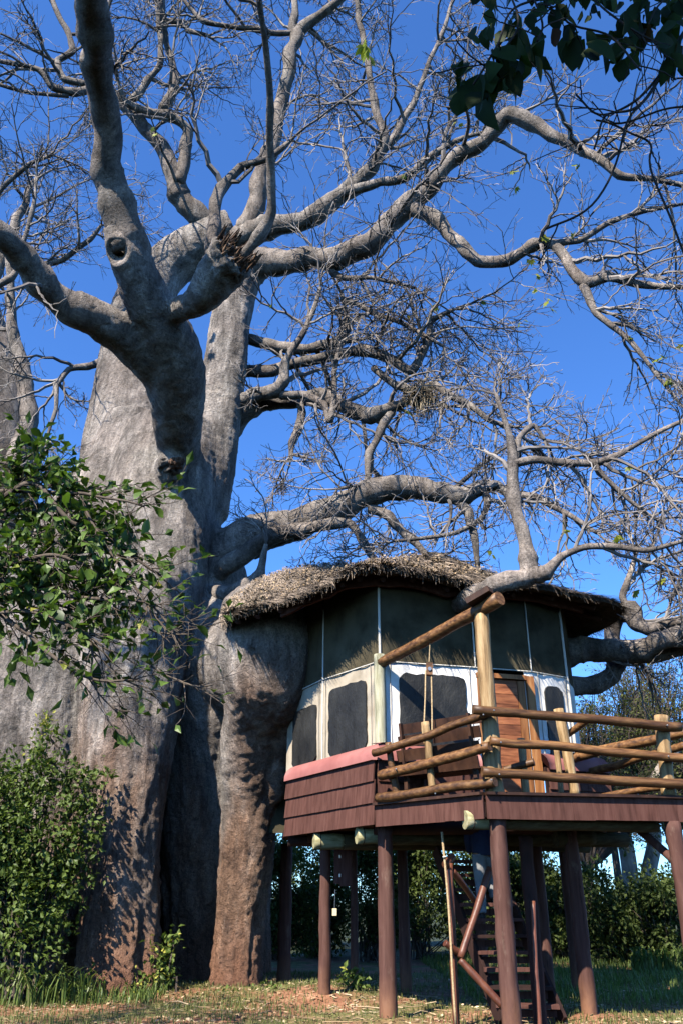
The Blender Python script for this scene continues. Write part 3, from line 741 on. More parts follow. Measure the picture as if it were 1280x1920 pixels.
LIMBS = [
 # rows, density, scale, tmin
 # front upright limb, leaving the frame at the top left
 ([(246,490,13.1,78),(226,420,12.7,70),(210,320,12.1,56),(200,220,11.3,52),(188,120,10.4,56),(176,50,9.7,59),(165,-20,9.0,60),(150,-120,8.2,52),(120,-260,7.4,40)], 0.3, 1.0, 0.3),
 # limb to the left edge
 ([(205,612,14.0,74),(135,572,13.4,66),(84,532,12.9,60),(42,480,12.4,54),(0,440,11.9,50),(-60,390,11.4,44),(-150,330,10.8,34)], 0.6, 1.0, 0.2),
 # right bough R1 with its high elbow
 ([(462,505,19,76),(500,495,18.8,50),(560,490,18.5,42),(620,488,18.2,40),(680,468,17.8,42),(722,428,17.5,38),(765,385,17.2,40),(812,343,16.8,32),(860,297,16.4,28),(905,262,16,27),(948,222,15.6,29),(1000,235,15.4,25),(1060,266,15.2,21),(1120,300,15,18),(1160,330,14.9,15),(1225,336,14.8,12),(1300,352,14.6,9)], 1.5, 1.0, 0.28),
 # R2: drooping to the right
 ([(765,388,17.2,36),(812,412,17,31),(850,456,16.7,28),(890,490,16.4,27),(950,484,16,23),(1005,460,15.7,23),(1035,456,15.5,21),(1062,484,15.4,22),(1092,532,15.3,25),(1140,516,15.1,19),(1200,535,14.9,15),(1300,540,14.6,11)], 1.1, 0.75, 0.35),
 ([(1092,536,15.3,20),(1118,588,15.2,14),(1180,640,15.1,11),(1228,700,15.0,9),(1285,770,14.9,6)], 1.6, 0.6, 0.15),
 ([(1005,460,15.7,18),(1040,455,15.5,16),(1085,450,15.3,13),(1140,420,15.2,12),(1205,396,15.1,10),(1300,378,14.9,8)], 1.4, 0.7, 0.2),
 # R3 and its fork, upper middle
 ([(450,450,20.5,58),(500,430,19.8,44),(540,420,19.6,38),(600,396,19.3,34),(660,348,19,31),(702,308,18.8,25),(722,262,18.6,17),(700,190,18.4,14),(688,110,18.2,12),(672,20,18.0,11),(665,-50,17.8,9)], 1.5, 1.1, 0.25),
 ([(640,365,19.1,24),(700,345,18.7,20),(760,332,18.3,18),(815,290,17.9,15),(850,265,17.6,12),(905,250,17.2,9)], 1.7, 0.9, 0.2),
 ([(702,310,18.8,20),(740,255,18.6,16),(770,200,18.4,13),(800,130,18.2,11),(830,60,18.0,9),(850,-10,17.8,7)], 1.8, 1.0, 0.15),
 # U1: slim dark upright from the stub
 ([(460,485,12.3,22),(488,445,12.1,25),(506,395,11.9,21),(506,300,11.3,18),(508,210,10.6,16),(499,110,9.9,14),(488,10,9.2,13),(483,-70,8.7,11)], 0.6, 0.9, 0.3),
 # U2: pale upright curving right
 ([(392,490,12.6,26),(398,420,12.7,27),(420,348,12.8,24),(452,314,12.8,18),(500,300,12.7,14),(545,262,12.6,9)], 1.0, 0.7, 0.4),
 # U3: upright to top centre
 ([(455,450,20.3,50),(474,400,20.0,38),(486,350,19.8,31),(505,280,19.6,28),(530,190,19.3,26),(545,105,19,25),(562,62,18.9,22),(600,30,18.6,18),(645,-5,18.3,16),(690,-60,18,13)], 1.3, 1.1, 0.3),
 ([(547,95,19.0,18),(552,40,18.9,15),(552,-30,18.7,13)], 1.0, 1.0, 0.3),
 ([(560,62,18.9,13),(500,60,18.7,12),(440,50,18.5,11),(380,40,18.3,10),(340,-10,18.1,8)], 1.4, 0.9, 0.2),
 # U4: left-leaning bough behind the front limb
 ([(425,470,21.0,40),(395,430,20.85,48),(365,400,20.5,46),(338,365,20.2,38),(325,325,20,32),(300,272,19.8,28),(262,225,19.5,25),(225,188,19.3,18),(190,150,19.0,14)], 0.9, 1.0, 0.35),
 ([(335,345,20.0,30),(346,290,19.8,26),(352,245,19.6,22),(318,222,19.4,22),(285,208,19.2,20),(240,192,19.0,15)], 1.0, 0.9, 0.3),
 ([(305,205,19.4,22),(318,190,19.4,20),(328,165,19.3,17),(326,120,19.2,14),(308,70,19.1,13),(302,0,18.9,12),(298,-70,18.8,10)], 1.3, 1.0, 0.2),
 ([(240,190,19.2,14),(252,185,19.1,16),(275,155,19.0,15),(298,125,18.9,13),(302,60,18.8,12),(292,-10,18.6,10)], 1.0, 0.9, 0.3),
 ([(312,40,19.0,13),(345,42,18.9,12),(355,60,18.8,11),(385,68,18.7,9)], 1.2, 0.7, 0.3),
 # W: to the upper left
 ([(215,180,18.3,18),(165,170,18.0,17),(135,176,17.8,18),(98,160,17.6,15),(70,130,17.4,12),(20,118,17.2,10),(-40,110,17.0,8)], 1.3, 1.0, 0.1),
 ([(160,160,18.0,14),(122,148,17.9,15),(112,115,17.8,15),(135,92,17.8,14),(125,55,17.7,12),(98,0,17.5,11),(80,-60,17.4,9)], 1.2, 1.0, 0.1),
 ([(130,180,17.8,9),(60,175,17.5,8),(-30,150,17.2,7)], 1.5, 0.9, 0.1),
 # left middle: behind the trunk
 ([(205,668,20.6,20),(165,688,20.4,16),(130,692,20.2,14),(108,722,20.0,12),(104,770,19.9,8),(90,820,19.8,6)], 2.0, 0.6, 0.25),
 ([(60,540,19.0,14),(85,500,18.9,14),(120,490,18.8,12),(170,450,18.6,10),(190,420,18.5,7)], 1.4, 0.8, 0.1),
 ([(-40,560,18.6,16),(20,520,18.4,14),(40,470,18.2,11),(60,400,18.0,9),(70,330,17.8,7)], 1.5, 0.9, 0.1),
 ([(-60,420,18.6,14),(0,360,18.3,11),(50,310,18.0,9),(100,290,17.8,7)], 1.5, 0.9, 0.1),
 # middle right
 ([(440,640,19.6,26),(480,640,19.5,24),(540,655,19.3,24),(600,652,19.1,22),(640,640,19.0,16),(650,600,18.9,12),(640,550,18.8,10)], 1.9, 0.85, 0.2),
 ([(430,700,19.8,28),(500,695,19.6,26),(560,685,19.4,24),(620,668,19.2,24),(690,662,19.0,24),(740,680,18.8,22),(775,695,18.7,20),(800,640,18.5,14),(806,600,18.4,11),(850,580,18.2,8)], 1.7, 0.8, 0.25),
 ([(395,815,19.5,50),(425,800,19.4,56),(455,780,19.3,46),(500,752,19.1,42),(545,748,18.9,34),(600,742,18.7,30),(650,762,18.5,32),(695,786,18.3,32),(735,768,18.1,24),(760,752,18.0,18)], 1.6, 0.8, 0.3),
 ([(405,748,19.1,26),(440,745,18.95,32),(480,742,18.7,34),(515,735,18.4,30),(532,712,18.3,24),(535,680,18.2,18),(560,640,18.1,14),(585,590,18.0,11),(600,540,17.9,8)], 1.6, 0.7, 0.3),
 ([(525,738,18.4,20),(570,738,18.3,18),(605,760,18.2,16),(620,790,18.1,13),(625,700,18.0,11),(640,640,17.9,9)], 1.6, 0.6, 0.3),
 ([(556,742,18.85,18),(566,772,18.7,18),(560,800,18.5,18),(545,830,18.4,15),(545,862,18.3,8)], 0.8, 0.4, 0.4),
 ([(735,772,18.1,20),(712,810,18.0,17),(690,850,17.9,15),(690,900,17.8,11),(640,915,17.7,7)], 2.0, 0.7, 0.1),
 ([(700,690,18.8,16),(740,720,18.6,16),(775,735,18.4,16),(810,722,18.2,17),(850,742,18.0,17),(885,765,17.9,14),(920,790,17.7,11),(960,800,17.5,8)], 2.0, 0.8, 0.2),
 ([(640,560,18.8,12),(700,585,18.5,11),(760,610,18.2,9),(830,650,17.9,7)], 2.2, 0.8, 0.1),
 ([(600,490,18.3,14),(640,520,18.2,13),(700,520,18.0,10),(780,540,17.8,7)], 2.0, 0.9, 0.2),
 # bough over the roof
 ([(412,1040,18.85,82),(480,1002,18.6,69),(550,986,18.4,61),(640,950,18.2,54),(720,916,18.0,48),(790,908,17.8,42),(832,920,17.7,37),(862,936,17.6,38),(902,912,17.5,30),(925,908,17.4,22),(955,925,17.2,16),(1000,930,17.0,13),(1060,960,16.7,10),(1120,1000,16.4,7)], 1.3, 0.75, 0.42),
 ([(352,1105,19.6,40),(400,1075,18.8,44),(440,1042,18.4,40),(520,1006,18.1,34),(600,991,18.0,26),(655,982,17.9,20),(676,1010,17.8,18),(697,1046,17.7,16)], 0.6, 0.5, 0.4),
 ([(330,1112,19.3,34),(385,1112,18.6,35),(430,1110,18.0,33),(470,1098,17.55,35),(490,1078,17.4,24),(494,1045,17.3,14),(498,1020,17.2,8)], 1.2, 0.5, 0.5),
 ([(690,955,18.1,24),(730,970,18.0,20),(770,1010,17.9,17),(800,1042,17.8,14)], 1.0, 0.5, 0.2),
 ([(862,938,17.6,24),(880,960,17.5,20),(885,1000,17.4,17),(895,1060,17.3,12)], 1.2, 0.5, 0.2),
 ([(905,912,17.5,18),(912,940,17.4,15),(900,975,17.3,12),(850,1000,17.2,10),(740,1015,17.0,7)], 1.6, 0.5, 0.2),
 # limb by the eave and its upright
 ([(862,1140,14.3,40),(892,1120,13.4,42),(925,1100,12.7,42),(960,1085,12.5,44),(995,1075,12.5,40),(985,1040,12.55,31),(974,990,12.6,28),(967,930,12.7,27),(963,870,12.8,25),(955,830,12.8,16),(945,790,12.8,11),(930,740,12.8,8)], 1.5, 0.62, 0.62),
 ([(962,868,12.8,20),(1000,862,12.7,17),(1060,870,12.6,17),(1115,868,12.5,16),(1160,850,12.4,13),(1220,815,12.3,10),(1300,780,12.2,8)], 2.0, 0.6, 0.12),
 ([(965,865,12.8,14),(972,820,12.9,13),(1000,800,13.0,11),(1020,825,13.0,8)], 2.4, 0.6, 0.2),
 ([(1115,868,12.5,11),(1140,900,12.5,9),(1180,940,12.5,8),(1230,975,12.5,6)], 2.2, 0.6, 0.1),
 ([(990,1078,12.5,36),(1010,1078,12.4,34),(1022,1070,12.35,26),(1050,1040,12.3,17),(1095,1024,12.2,15),(1150,1026,12.1,13),(1210,1032,12.0,11),(1300,1010,11.9,8)], 1.9, 0.6, 0.3),
 # right-hand limbs beside the hut
 ([(1020,1240,16.3,74),(1060,1228,16.1,66),(1100,1218,16.0,54),(1150,1214,15.9,52),(1215,1214,15.8,52),(1310,1204,15.6,56)], 0.4, 0.6, 0.5),
 ([(1195,1225,15.5,40),(1230,1200,15.3,44),(1270,1188,15.2,42),(1330,1180,15.1,38)], 0.4, 0.6, 0.5),
 ([(1040,1288,16.3,42),(1075,1287,16.3,42),(1115,1286,16.35,40),(1148,1272,16.4,38),(1163,1245,16.5,36),(1154,1215,16.7,34),(1147,1180,16.7,34),(1152,1155,16.6,42),(1178,1150,16.4,42),(1192,1170,16.3,28),(1215,1180,16.2,22),(1250,1172,16.1,18),(1310,1160,16.0,16)], 0.8, 0.6, 0.6),
 ([(1180,1152,16.4,18),(1165,1120,16.4,15),(1175,1090,16.4,13),(1190,1045,16.4,10)], 2.2, 0.6, 0.1),
 ([(1185,1160,16.4,12),(1210,1178,16.4,9),(1260,1195,16.3,7)], 1.6, 0.6, 0.1),
]
for rows, dens, sc_, tm in LIMBS:
    limb(rows, dens, sc_, tm)

# sparse young leaves left at twig ends
def palmate():
    mb = MB()
    for a in (-1.1, -0.55, 0, 0.55, 1.1):
        d = np.array([math.cos(a), math.sin(a), -0.25]); s = np.array([-math.sin(a), math.cos(a), 0])
        L = 0.16 if abs(a) < 0.9 else 0.11
        mb.add([(0,0,0), d*L*.55 - s*L*.2, d*L, d*L*.55 + s*L*.2], [(0,1,2,3)])
    return mb.mesh('leaflet_fan')
pal = palmate(); pal.materials.append(MAT['leaf_yellow'])
LEAF_PX = [(684,85,14.5,2.2),(690,105,14.5,1.8),(215,195,14.8,1.6),(208,222,14.8,1.6),(186,332,15.2,1.0),(289,245,17,1.0),(856,228,15.5,1.0),(962,350,15.2,1.0),(1078,305,15,.9),(997,490,15.3,1.0),(1010,515,15.2,1.0),(1024,565,15.2,1.2),(1030,580,15.2,1.2),(978,602,15.4,.8),(1005,548,15.3,.9),(1186,630,15,1.0),(1232,672,14.9,1.3),(1255,714,14.9,1.2),(1270,650,14.8,1.0),(1024,440,15.4,1.2),(900,565,17.5,1.0),(815,570,17.9,1.1),(772,592,18,1.0),(768,770,17.8,1.2),(700,1000,17.5,.9),(1055,980,13,1.0),(1068,995,13,1.0),(1162,1000,12.5,1.0),(1187,1110,14,1.0),(960,320,15.5,.9),(760,330,17,.9),(515,575,17.5,.9),(1075,440,15.2,1.0),(920,1035,16,.9),(1240,1085,13,.9),(1180,870,13,.9)]
for u, v, Y, s in LEAF_PX:
    for k in range(2):
        M = Matrix.Translation(at(u + random.uniform(-6, 6), v + random.uniform(-6, 6), Y)) @ Matrix.Rotation(random.uniform(0, 6.28), 4, 'Z') @ Matrix.Rotation(random.uniform(0.4, 2.2), 4, 'Y') @ Matrix.Scale(s * random.uniform(0.7, 1.1), 4)
        link('leaf', pal, None, baobab, M)

# nest of dry sticks
nest = thing('bird_nest', at(785, 745, 17.9), 'straggly brown stick nest hanging among the bare branches', 'nest')
nc = np.array(at(785, 742, 17.9))
mb = MB()
Mn = 420
c = nc + RNG.normal(size=(Mn, 3)) * (0.20, 0.18, 0.14)
d = nrm(RNG.normal(size=(Mn, 3)) * (1, 1, 0.6)); Ln = RNG.uniform(0.2, 0.55, Mn)
Pn, Rn = grow(c - d * Ln[:, None] / 2, d, Ln, np.full(Mn, 0.011), np.full(Mn, 0.006), 4, 0.12, (0, 0, -0.02))
tubes(Pn, Rn, 4, mb, RNG.uniform(0, .6, Mn))
mb.build('stick_bowl', MAT['nest'], nest, kind='stuff')
mb = MB()
Mn = 260
c = nc + RNG.normal(size=(Mn, 3)) * (0.22, 0.15, 0.08) + (0.10, 0, -0.12)
Pn, Rn = grow(c, np.tile([0.1, 0, -1.0], (Mn, 1)) + RNG.normal(size=(Mn, 3)) * .25, RNG.uniform(0.15, 0.6, Mn), np.full(Mn, 0.007), np.full(Mn, 0.005), 4, 0.1, (0, 0, -0.1))
tubes(Pn, Rn, 3, mb, RNG.uniform(.5, 1, Mn))
mb.build('hanging_straw', MAT['nest'], nest, kind='stuff')

# second baobab, cut by the left edge
b2 = thing('baobab_tree', (at(-40, 1700, 26).x, 26, 0), 'dark grey baobab stem cut by the left edge of the picture', 'tree')
mb = MB()
p, r = px_tube([(-120,1900,26,330),(-90,1500,26,290),(-70,1150,26,260),(-60,950,26,250),(-55,800,26,236),(-50,700,26,200),(-40,640,26,140),(-30,600,26,80),(-20,570,26,40)], 8)
tube(p, r, 24, mb)
me = mb.mesh('trunk', True)
link('trunk', me, MAT['limb'], b2)
limb([(20,900,24.4,42),(40,830,24.3,40),(52,760,24.3,36),(44,690,24.3,32),(26,640,24.3,26),(22,580,24.3,20),(18,510,24.2,15),(5,440,24.2,12)], 0.9, 0.9, 0.5, parent=b2)
limb([(-10,700,25,40),(-25,600,25,34),(-10,520,25,26),(30,420,25,18),(60,340,25,12)], 1.3, 1.2, 0.3, parent=b2)
# ------------------------------------------------------------------ tree house
house = thing('tree_house', (1.8, 14.5, 0), 'canvas tree house on maroon stilts with thatched roof and railed deck', 'tree house')
MAT['seam'] = simple('dusty_canvas_seam', [(0.20, 0.17, 0.13), (0.34, 0.30, 0.24)], 6.0, vary=0.1, bmp=0)
DZ, DB = 2.81, 2.50            # deck top and underside of fascia
K, KL, KR = (1.92, 11.8), (0.52, 13.2), (5.6, 12.42)
SL = (-0.98, 15.75)            # far end of the left siding
A, B, C, D = (0.645, 13.7), (2.31, 14.12), (3.34, 14.40), (4.08, 14.85)
E1, E2 = (-0.34, 15.0), (-1.05, 16.35)
WB, WM, WT = 3.74, 5.16, 6.80   # canvas bottom, seam, top

def v2(p, z): return Vector((p[0], p[1], z))
def lerp2(a, b, t): return (a[0] + (b[0] - a[0]) * t, a[1] + (b[1] - a[1]) * t)
def out2(a, b):
    d = Vector((b[0] - a[0], b[1] - a[1], 0)).normalized()
    return Vector((d.y, -d.x, 0))          # right-hand normal: towards the viewer when a is left of b

def prism(mb, poly, z0, z1):
    n = len(poly)
    v = [(x, y, z0) for x, y in poly] + [(x, y, z1) for x, y in poly]
    f = [tuple(range(n))[::-1], tuple(range(n, 2 * n))] + [(i, (i + 1) % n, n + (i + 1) % n, n + i) for i in range(n)]
    mb.add(v, f)

# floor of the hut (boards run under the canvas) and joists
floor_poly = [(0.60, 13.32), (4.3, 14.5), (4.7, 15.6), (4.5, 17.5), (1.6, 19.0), (-1.2, 18.0), SL]
mb = MB(); prism(mb, floor_poly, 2.62, 2.74)
hut_floor = mb.build('hut_floor', MAT['shadepaint'], house)

# deck boards laid along the front edge, with an opening for the stairs
fd = Vector((KR[0] - K[0], KR[1] - K[1], 0)).normalized(); nd_ = Vector((-fd.y, fd.x, 0))
def left_limit(s):      # along fd, left boundary of the deck at distance s behind the front edge
    tot = (Vector((KL[0]-K[0], KL[1]-K[1], 0)).dot(nd_))
    return Vector((KL[0]-K[0], KL[1]-K[1], 0)).dot(fd) * s / tot if s < tot else Vector((KL[0]-K[0], KL[1]-K[1], 0)).dot(fd) + (s - tot) * 0.9
s = 0.03
deck_first = None
while s < 2.75:
    w = 0.145
    x0, x1 = left_limit(s + w / 2) + 0.03, 3.62
    spans = [(x0, x1)]
    if 0.75 < s < 2.3: spans = [(x0, -0.28), (0.85, x1)]
    for a_, b_ in spans:
        if b_ - a_ < 0.1: continue
        p0 = Vector((K[0], K[1], DZ - 0.03)) + nd_ * (s + w / 2) + fd * a_
        p1 = Vector((K[0], K[1], DZ - 0.03)) + nd_ * (s + w / 2) + fd * b_
        mb = MB(); bar(mb, p0, p1, w, 0.04)
        mb.build('deck_board', MAT['shadepaint'], house)
    s += 0.155

def board_run(name, a, b, z0, z1, mat, width=0.165, thick=0.022, tilt=0.0, parent=None, off=0.0, jit=0.006):
    """Upright boards side by side from a to b, each its own piece."""
    L = math.dist(a, b); n = max(1, round(L / width)); o = out2(a, b)
    for i in range(n):
        p0, p1 = lerp2(a, b, (i + 0.004) / n), lerp2(a, b, (i + 0.996) / n)
        dz0, dz1 = random.uniform(-jit, jit), random.uniform(-jit, jit) * 0.5
        oo = off + random.uniform(-0.0015, 0.0015)
        V = []
        for zz, t in ((z0 + dz0, tilt), (z1 + dz1, 0.0)):
            for q in (p0, p1):
                base = v2(q, zz) + o * (oo + t)
                V += [base, base + o * thick]
        mb = MB()
        mb.add(V, [(0, 2, 3, 1), (4, 5, 7, 6), (1, 3, 7, 5), (2, 0, 4, 6), (0, 1, 5, 4), (3, 2, 6, 7)])
        mb.build(name, mat, parent)

# siding: backing sheet + three courses of boards
mb = MB()
def sheet(mb, a, b, z0, z1, th=0.04, off=-0.05):
    o = out2(a, b)
    p = [v2(a, z0) + o*off, v2(b, z0) + o*off, v2(b, z1) + o*off, v2(a, z1) + o*off]
    q = [x - o*th for x in p]
    mb.add(p + q, [(0,1,2,3),(7,6,5,4),(0,4,5,1),(1,5,6,2),(2,6,7,3),(3,7,4,0)])
SR0 = (2.25, 13.93)
sheet(mb, SL, KL, 2.56, 3.52); sheet(mb, KL, SR0, 2.72, 3.52)
siding = mb.build('siding', MAT['shadepaint'], house)
for (z0, z1) in ((2.535, 2.875), (2.845, 3.19), (3.16, 3.50)):
    board_run('siding_board', SL, KL, z0, z1, MAT['paint'], 0.165, 0.022, 0.032, siding, 0.0, 0.0015)
    if z0 > 2.8: board_run('siding_board', (KL[0] + .03, KL[1] + .015), SR0, z0, z1, MAT['paint'], 0.165, 0.022, 0.032, siding, 0.0, 0.0015)
mb = MB()
SC0, SC1 = (3.40, 14.22), (4.55, 14.72)
sheet(mb, SC0, SC1, 2.60, 3.52)
siding_r = mb.build('siding', MAT['shadepaint'], house)
for (z0, z1) in ((2.82, 3.19), (3.16, 3.50)):
    board_run('siding_board', SC0, SC1, z0, z1, MAT['paint'], 0.165, 0.022, 0.03, siding_r)

def cap_strip(pts, name, h=0.27, depth=0.30, drop=0.0):
    """Rounded pink cover from the siding edge up to the canvas."""
    prof = [(0.075, -0.03), (0.07, 0.06), (0.03, 0.15), (-0.06, 0.22), (-0.17, h - .01), (-depth, h)]
    rows = []
    n = len(pts)
    for i, p in enumerate(pts):
        q0, q1 = pts[max(0, i - 1)], pts[min(n - 1, i + 1)]
        o = out2(q0, q1)
        rows.append([v2(p, 3.50 + hz) + o * oo for oo, hz in prof])
    V = [v for r in rows for v in r]; m = len(prof)
    F = [(i*m + j, (i+1)*m + j, (i+1)*m + j + 1, i*m + j + 1) for i in range(n - 1) for j in range(m - 1)]
    F += [tuple(range(m))[::-1], tuple((n-1)*m + k for k in range(m))]
    mb = MB(); mb.add(V, F)
    return mb.build(name, MAT['pink'], house, smooth=True)
def sub(a, b, n): return [lerp2(a, b, i / n) for i in range(n)]
cap_strip(sub(SL, KL, 8) + [(KL[0]+.0, KL[1]+.0)] + sub((KL[0] + .06, KL[1] + .02), SR0, 5) + [SR0], 'pink_cover')
cap_strip(sub(SC0, SC1, 6) + [SC1], 'pink_cover')

# canvas walls
def canvas(a, b, z0, z1, mat, name, ph, amp=0.026, nu=20, nv=12, slope=0.0):
    o = out2(a, b); V = []
    for j in range(nv + 1):
        for i in range(nu + 1):
            t = i / nu; z = z0 + (z1 - z0) * j / nv
            w = amp * (noise.noise(Vector((t * 5 + ph, z * 1.4, ph))) + 0.6 * noise.noise(Vector((t * 14 + ph, z * 3.1, 2 + ph))))
            edge = min(1, 6 * t, 6 * (1 - t))
            V.append(v2(lerp2(a, b, t), z) + o * (w * edge + slope * (j / nv)))
    n1 = nu + 1
    F = [(j*n1 + i, j*n1 + i + 1, (j+1)*n1 + i + 1, (j+1)*n1 + i) for j in range(nv) for i in range(nu)]
    nb = len(V)
    V2 = [p - o * 0.012 for p in V]
    F2 = [tuple(nb + k for k in f[::-1]) for f in F]
    mb = MB(); mb.add(V + V2, F + F2)
    return mb.build(name, mat, house, smooth=True)

panels = {}
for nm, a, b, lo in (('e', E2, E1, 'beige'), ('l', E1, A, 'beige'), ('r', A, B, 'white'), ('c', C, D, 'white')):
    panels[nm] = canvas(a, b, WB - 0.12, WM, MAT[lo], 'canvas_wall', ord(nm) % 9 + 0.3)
DW0, DW1 = lerp2(B, C, 0.10), lerp2(B, C, 0.86)
canvas(lerp2(B, C, 0.86), C, 2.8, WM, MAT['white'], 'canvas_wall', 5.5, nu=4)
canvas(B, lerp2(B, C, 0.10), 2.8, WM, MAT['white'], 'canvas_wall', 6.5, nu=3)
F_ = (4.45, 15.8); G_ = (3.9, 17.1)
canvas(D, F_, WB, WM, MAT['white'], 'canvas_wall', 7.5)
for a, b, ph in ((lerp2(E1, E2, 0.6), E1, 1.1), (E1, A, 2.2), (A, B, 3.3), (B, C, 4.4), (C, D, 5.1), (D, F_, 6.1), (F_, G_, 7.2)):
    canvas(a, b, WM + 0.004, WT, MAT['olive'], 'upper_canvas_wall', ph, 0.02)
canvas(F_, G_, WB, WM, MAT['white'], 'canvas_wall', 8.5)
H_, I_ = (0.5, 18.2), (-2.0, 17.3)
for a, b, ph in ((G_, H_, 9.2), (H_, I_, 10.2)):
    canvas(a, b, 2.72, WT, MAT['olive'], 'back_canvas_wall', ph, 0.02)

def window(a, b, t0, t1, z0, z1, parent, ph, rag=0.03):
    """Insect screen sewn into the canvas: domed, wavy-edged sheet with a raised hem."""
    o = out2(a, b); L = math.dist(a, b)
    w = (t1 - t0) * L; h = z1 - z0; rc = min(0.13, w * 0.3)
    ring = []
    for cx, cz, a0 in ((w - rc, rc, -90), (w - rc, h - rc, 0), (rc, h - rc, 90), (rc, rc, 180)):
        for k in range(5):
            an = math.radians(a0 + 22.5 * k); ring.append((cx + rc * math.cos(an), cz + rc * math.sin(an)))
    dense = []
    for i in range(len(ring)):
        p, q = ring[i], ring[(i + 1) % len(ring)]
        m = max(1, int(math.dist(p, q) / 0.09))
        dense += [(p[0] + (q[0] - p[0]) * k / m, p[1] + (q[1] - p[1]) * k / m) for k in range(m)]
    pts = []
    for k, (x, z) in enumerate(dense):
        x += rag * noise.noise(Vector((k * 0.55, ph, 0))); z += rag * noise.noise(Vector((k * 0.55, ph, 9)))
        pts.append(v2(lerp2(a, b, t0 + x / L), z0 + z) + o * 0.026)
    c = sum(pts, Vector()) / len(pts)
    n = len(pts)
    mid = [c + (p - c) * 0.6 + o * 0.004 for p in pts]
    back = [p - o * 0.03 for p in pts]
    mb = MB()
    mb.add(pts + mid + [c + o * 0.004] + back, [(i, (i+1) % n, n + (i+1) % n, n + i) for i in range(n)] + [(n + i, n + (i+1) % n, 2*n) for i in range(n)] + [(i, 2*n+1+i, 2*n+1+(i+1) % n, (i+1) % n) for i in range(n)])
    wdw = mb.build('window_screen', MAT['screen'], parent, smooth=False)
    mb = MB()
    tube(pts + [pts[0]], [0.012] * (n + 1), 5, mb)
    mb.build('window_hem', MAT['piping'] if False else parent.data.materials[0], parent)
    return wdw
window(E1, A, 0.13, 0.78, 3.76, 4.93, panels['l'], 1.0)
window(E2, E1, 0.20, 0.86, 3.76, 4.78, panels['e'], 2.0)
window(A, B, 0.19, 0.88, 3.78, 4.98, panels['r'], 3.0, 0.045)
window(C, D, 0.30, 0.80, 3.64, 4.95, panels['c'], 4.0, 0.04)
for a, b, ts, z1 in ((E1, A, (0.07, 0.86, 0.95), WM), (A, B, (0.10, 0.93), WM), (C, D, (0.14, 0.90), WM), (E2, E1, (0.93,), WM)):
    o = out2(a, b)
    for t in ts:
        q = lerp2(a, b, t); mb = MB()
        tube([v2(q, WB - .1 + (z1 - WB + .1) * k / 6) + o * (0.020 + 0.006 * math.sin(k * 2.1 + t * 9)) for k in range(7)], [0.0055] * 7, 4, mb)
        mb.build('canvas_seam', MAT['seam'], house)
# seam piping
def pole(p0, p1, r, mat, name, parent=None, sides=8, wob=0.0, n=2, r1=None):
    mb = MB()
    r1 = r if r1 is None else r1
    pts = []; rad = []
    ph = random.uniform(0, 99)
    if wob: n = n * 2
    for i in range(n + 1):
        t = i / n
        q = Vector(p0).lerp(Vector(p1), t)
        w = noise.noise_vector(q * 1.7 + Vector((ph, 0, 0))) * wob
        pts.append(q + w); rad.append((r + (r1 - r) * t) * (1 + (0.07 if wob else 0) * noise.noise(q * 3.0)))
    tube(pts, rad, sides, mb)
    if wob and sides > 8:       # knots, flats and splits
        vv = mb.v[-1]
        for k in range(len(vv)):
            c_ = np.array(pts[k // sides]); w_ = Vector(vv[k])
            vv[k] = c_ + (vv[k] - c_) * (1 + 0.10 * noise.noise(w_ * 5.0) + 0.05 * noise.noise(w_ * 16.0))
    return mb.build(name, MAT[mat], parent if parent is not None else house, smooth=False) if sides < 7 else _smooth(mb, name, MAT[mat], parent if parent is not None else house)
def _smooth(mb, name, mat, parent):
    me = mb.mesh(name, True)
    for p in me.polygons:
        if p.loop_total > 4: p.use_smooth = False
    return link(name, me, mat, parent)
for q, z0, z1, r, m in ((A, WB, 6.75, 0.022, 'piping'), (E1, WB, 6.75, 0.014, 'piping'), (B, WM, 6.6, 0.013, 'piping'), (C, WM, 6.6, 0.012, 'piping'), (D, WB, 6.6, 0.022, 'piping')):
    nrm_ = Vector((0.1, -1, 0)).normalized()
    pole(v2(q, z0) + nrm_ * 0.02, v2(q, z1) + nrm_ * 0.02, r, m, 'seam_pole', sides=6)
for a, b in ((E2, E1), (E1, A), (A, B), (B, C), (C, D)):
    o = out2(a, b) * 0.018
    pole(v2(a, WM) + o, v2(b, WM) + o, 0.012, 'piping', 'seam_piping', sides=5)
pole(v2(A, WB - .2) + Vector((-.01, -.06, 0)), v2(A, WM + 0.10) + Vector((-.01, -.06, 0)), 0.095, 'greenpost', 'corner_post', n=6, wob=0.01)

# door
o = out2(DW0, DW1)
mb = MB(); sheet(mb, DW0, DW1, DZ, 4.98, 0.05, 0.0)
door = mb.build('door', MAT['door'], house)
for i, (z0, z1) in enumerate([(2.84 + 0.172 * k, 2.84 + 0.172 * k + 0.166) for k in range(12)]):
    mb = MB(); a_, b_ = lerp2(DW0, DW1, 0.16), lerp2(DW0, DW1, 0.80)
    sheet(mb, a_, b_, z0, z1, 0.015, 0.017 + random.uniform(0, .004))
    mb.build('door_plank', MAT['door'], door)
for t0, t1 in ((0.03, 0.15), (0.81, 0.97)):
    mb = MB(); sheet(mb, lerp2(DW0, DW1, t0), lerp2(DW0, DW1, t1), DZ, 4.97, 0.03, 0.03); mb.build('door_stile', MAT['doorframe'], door)
mb = MB(); sheet(mb, lerp2(B, C, 0.87), lerp2(B, C, 1.0), DZ, 5.06, 0.10, 0.07); mb.build('door_frame', MAT['doorframe'], house)
mb = MB(); sheet(mb, lerp2(B, C, 0.0), lerp2(B, C, 0.868), 4.99, 5.07, 0.10, 0.068); mb.build('door_lintel', MAT['doorframe'], house)
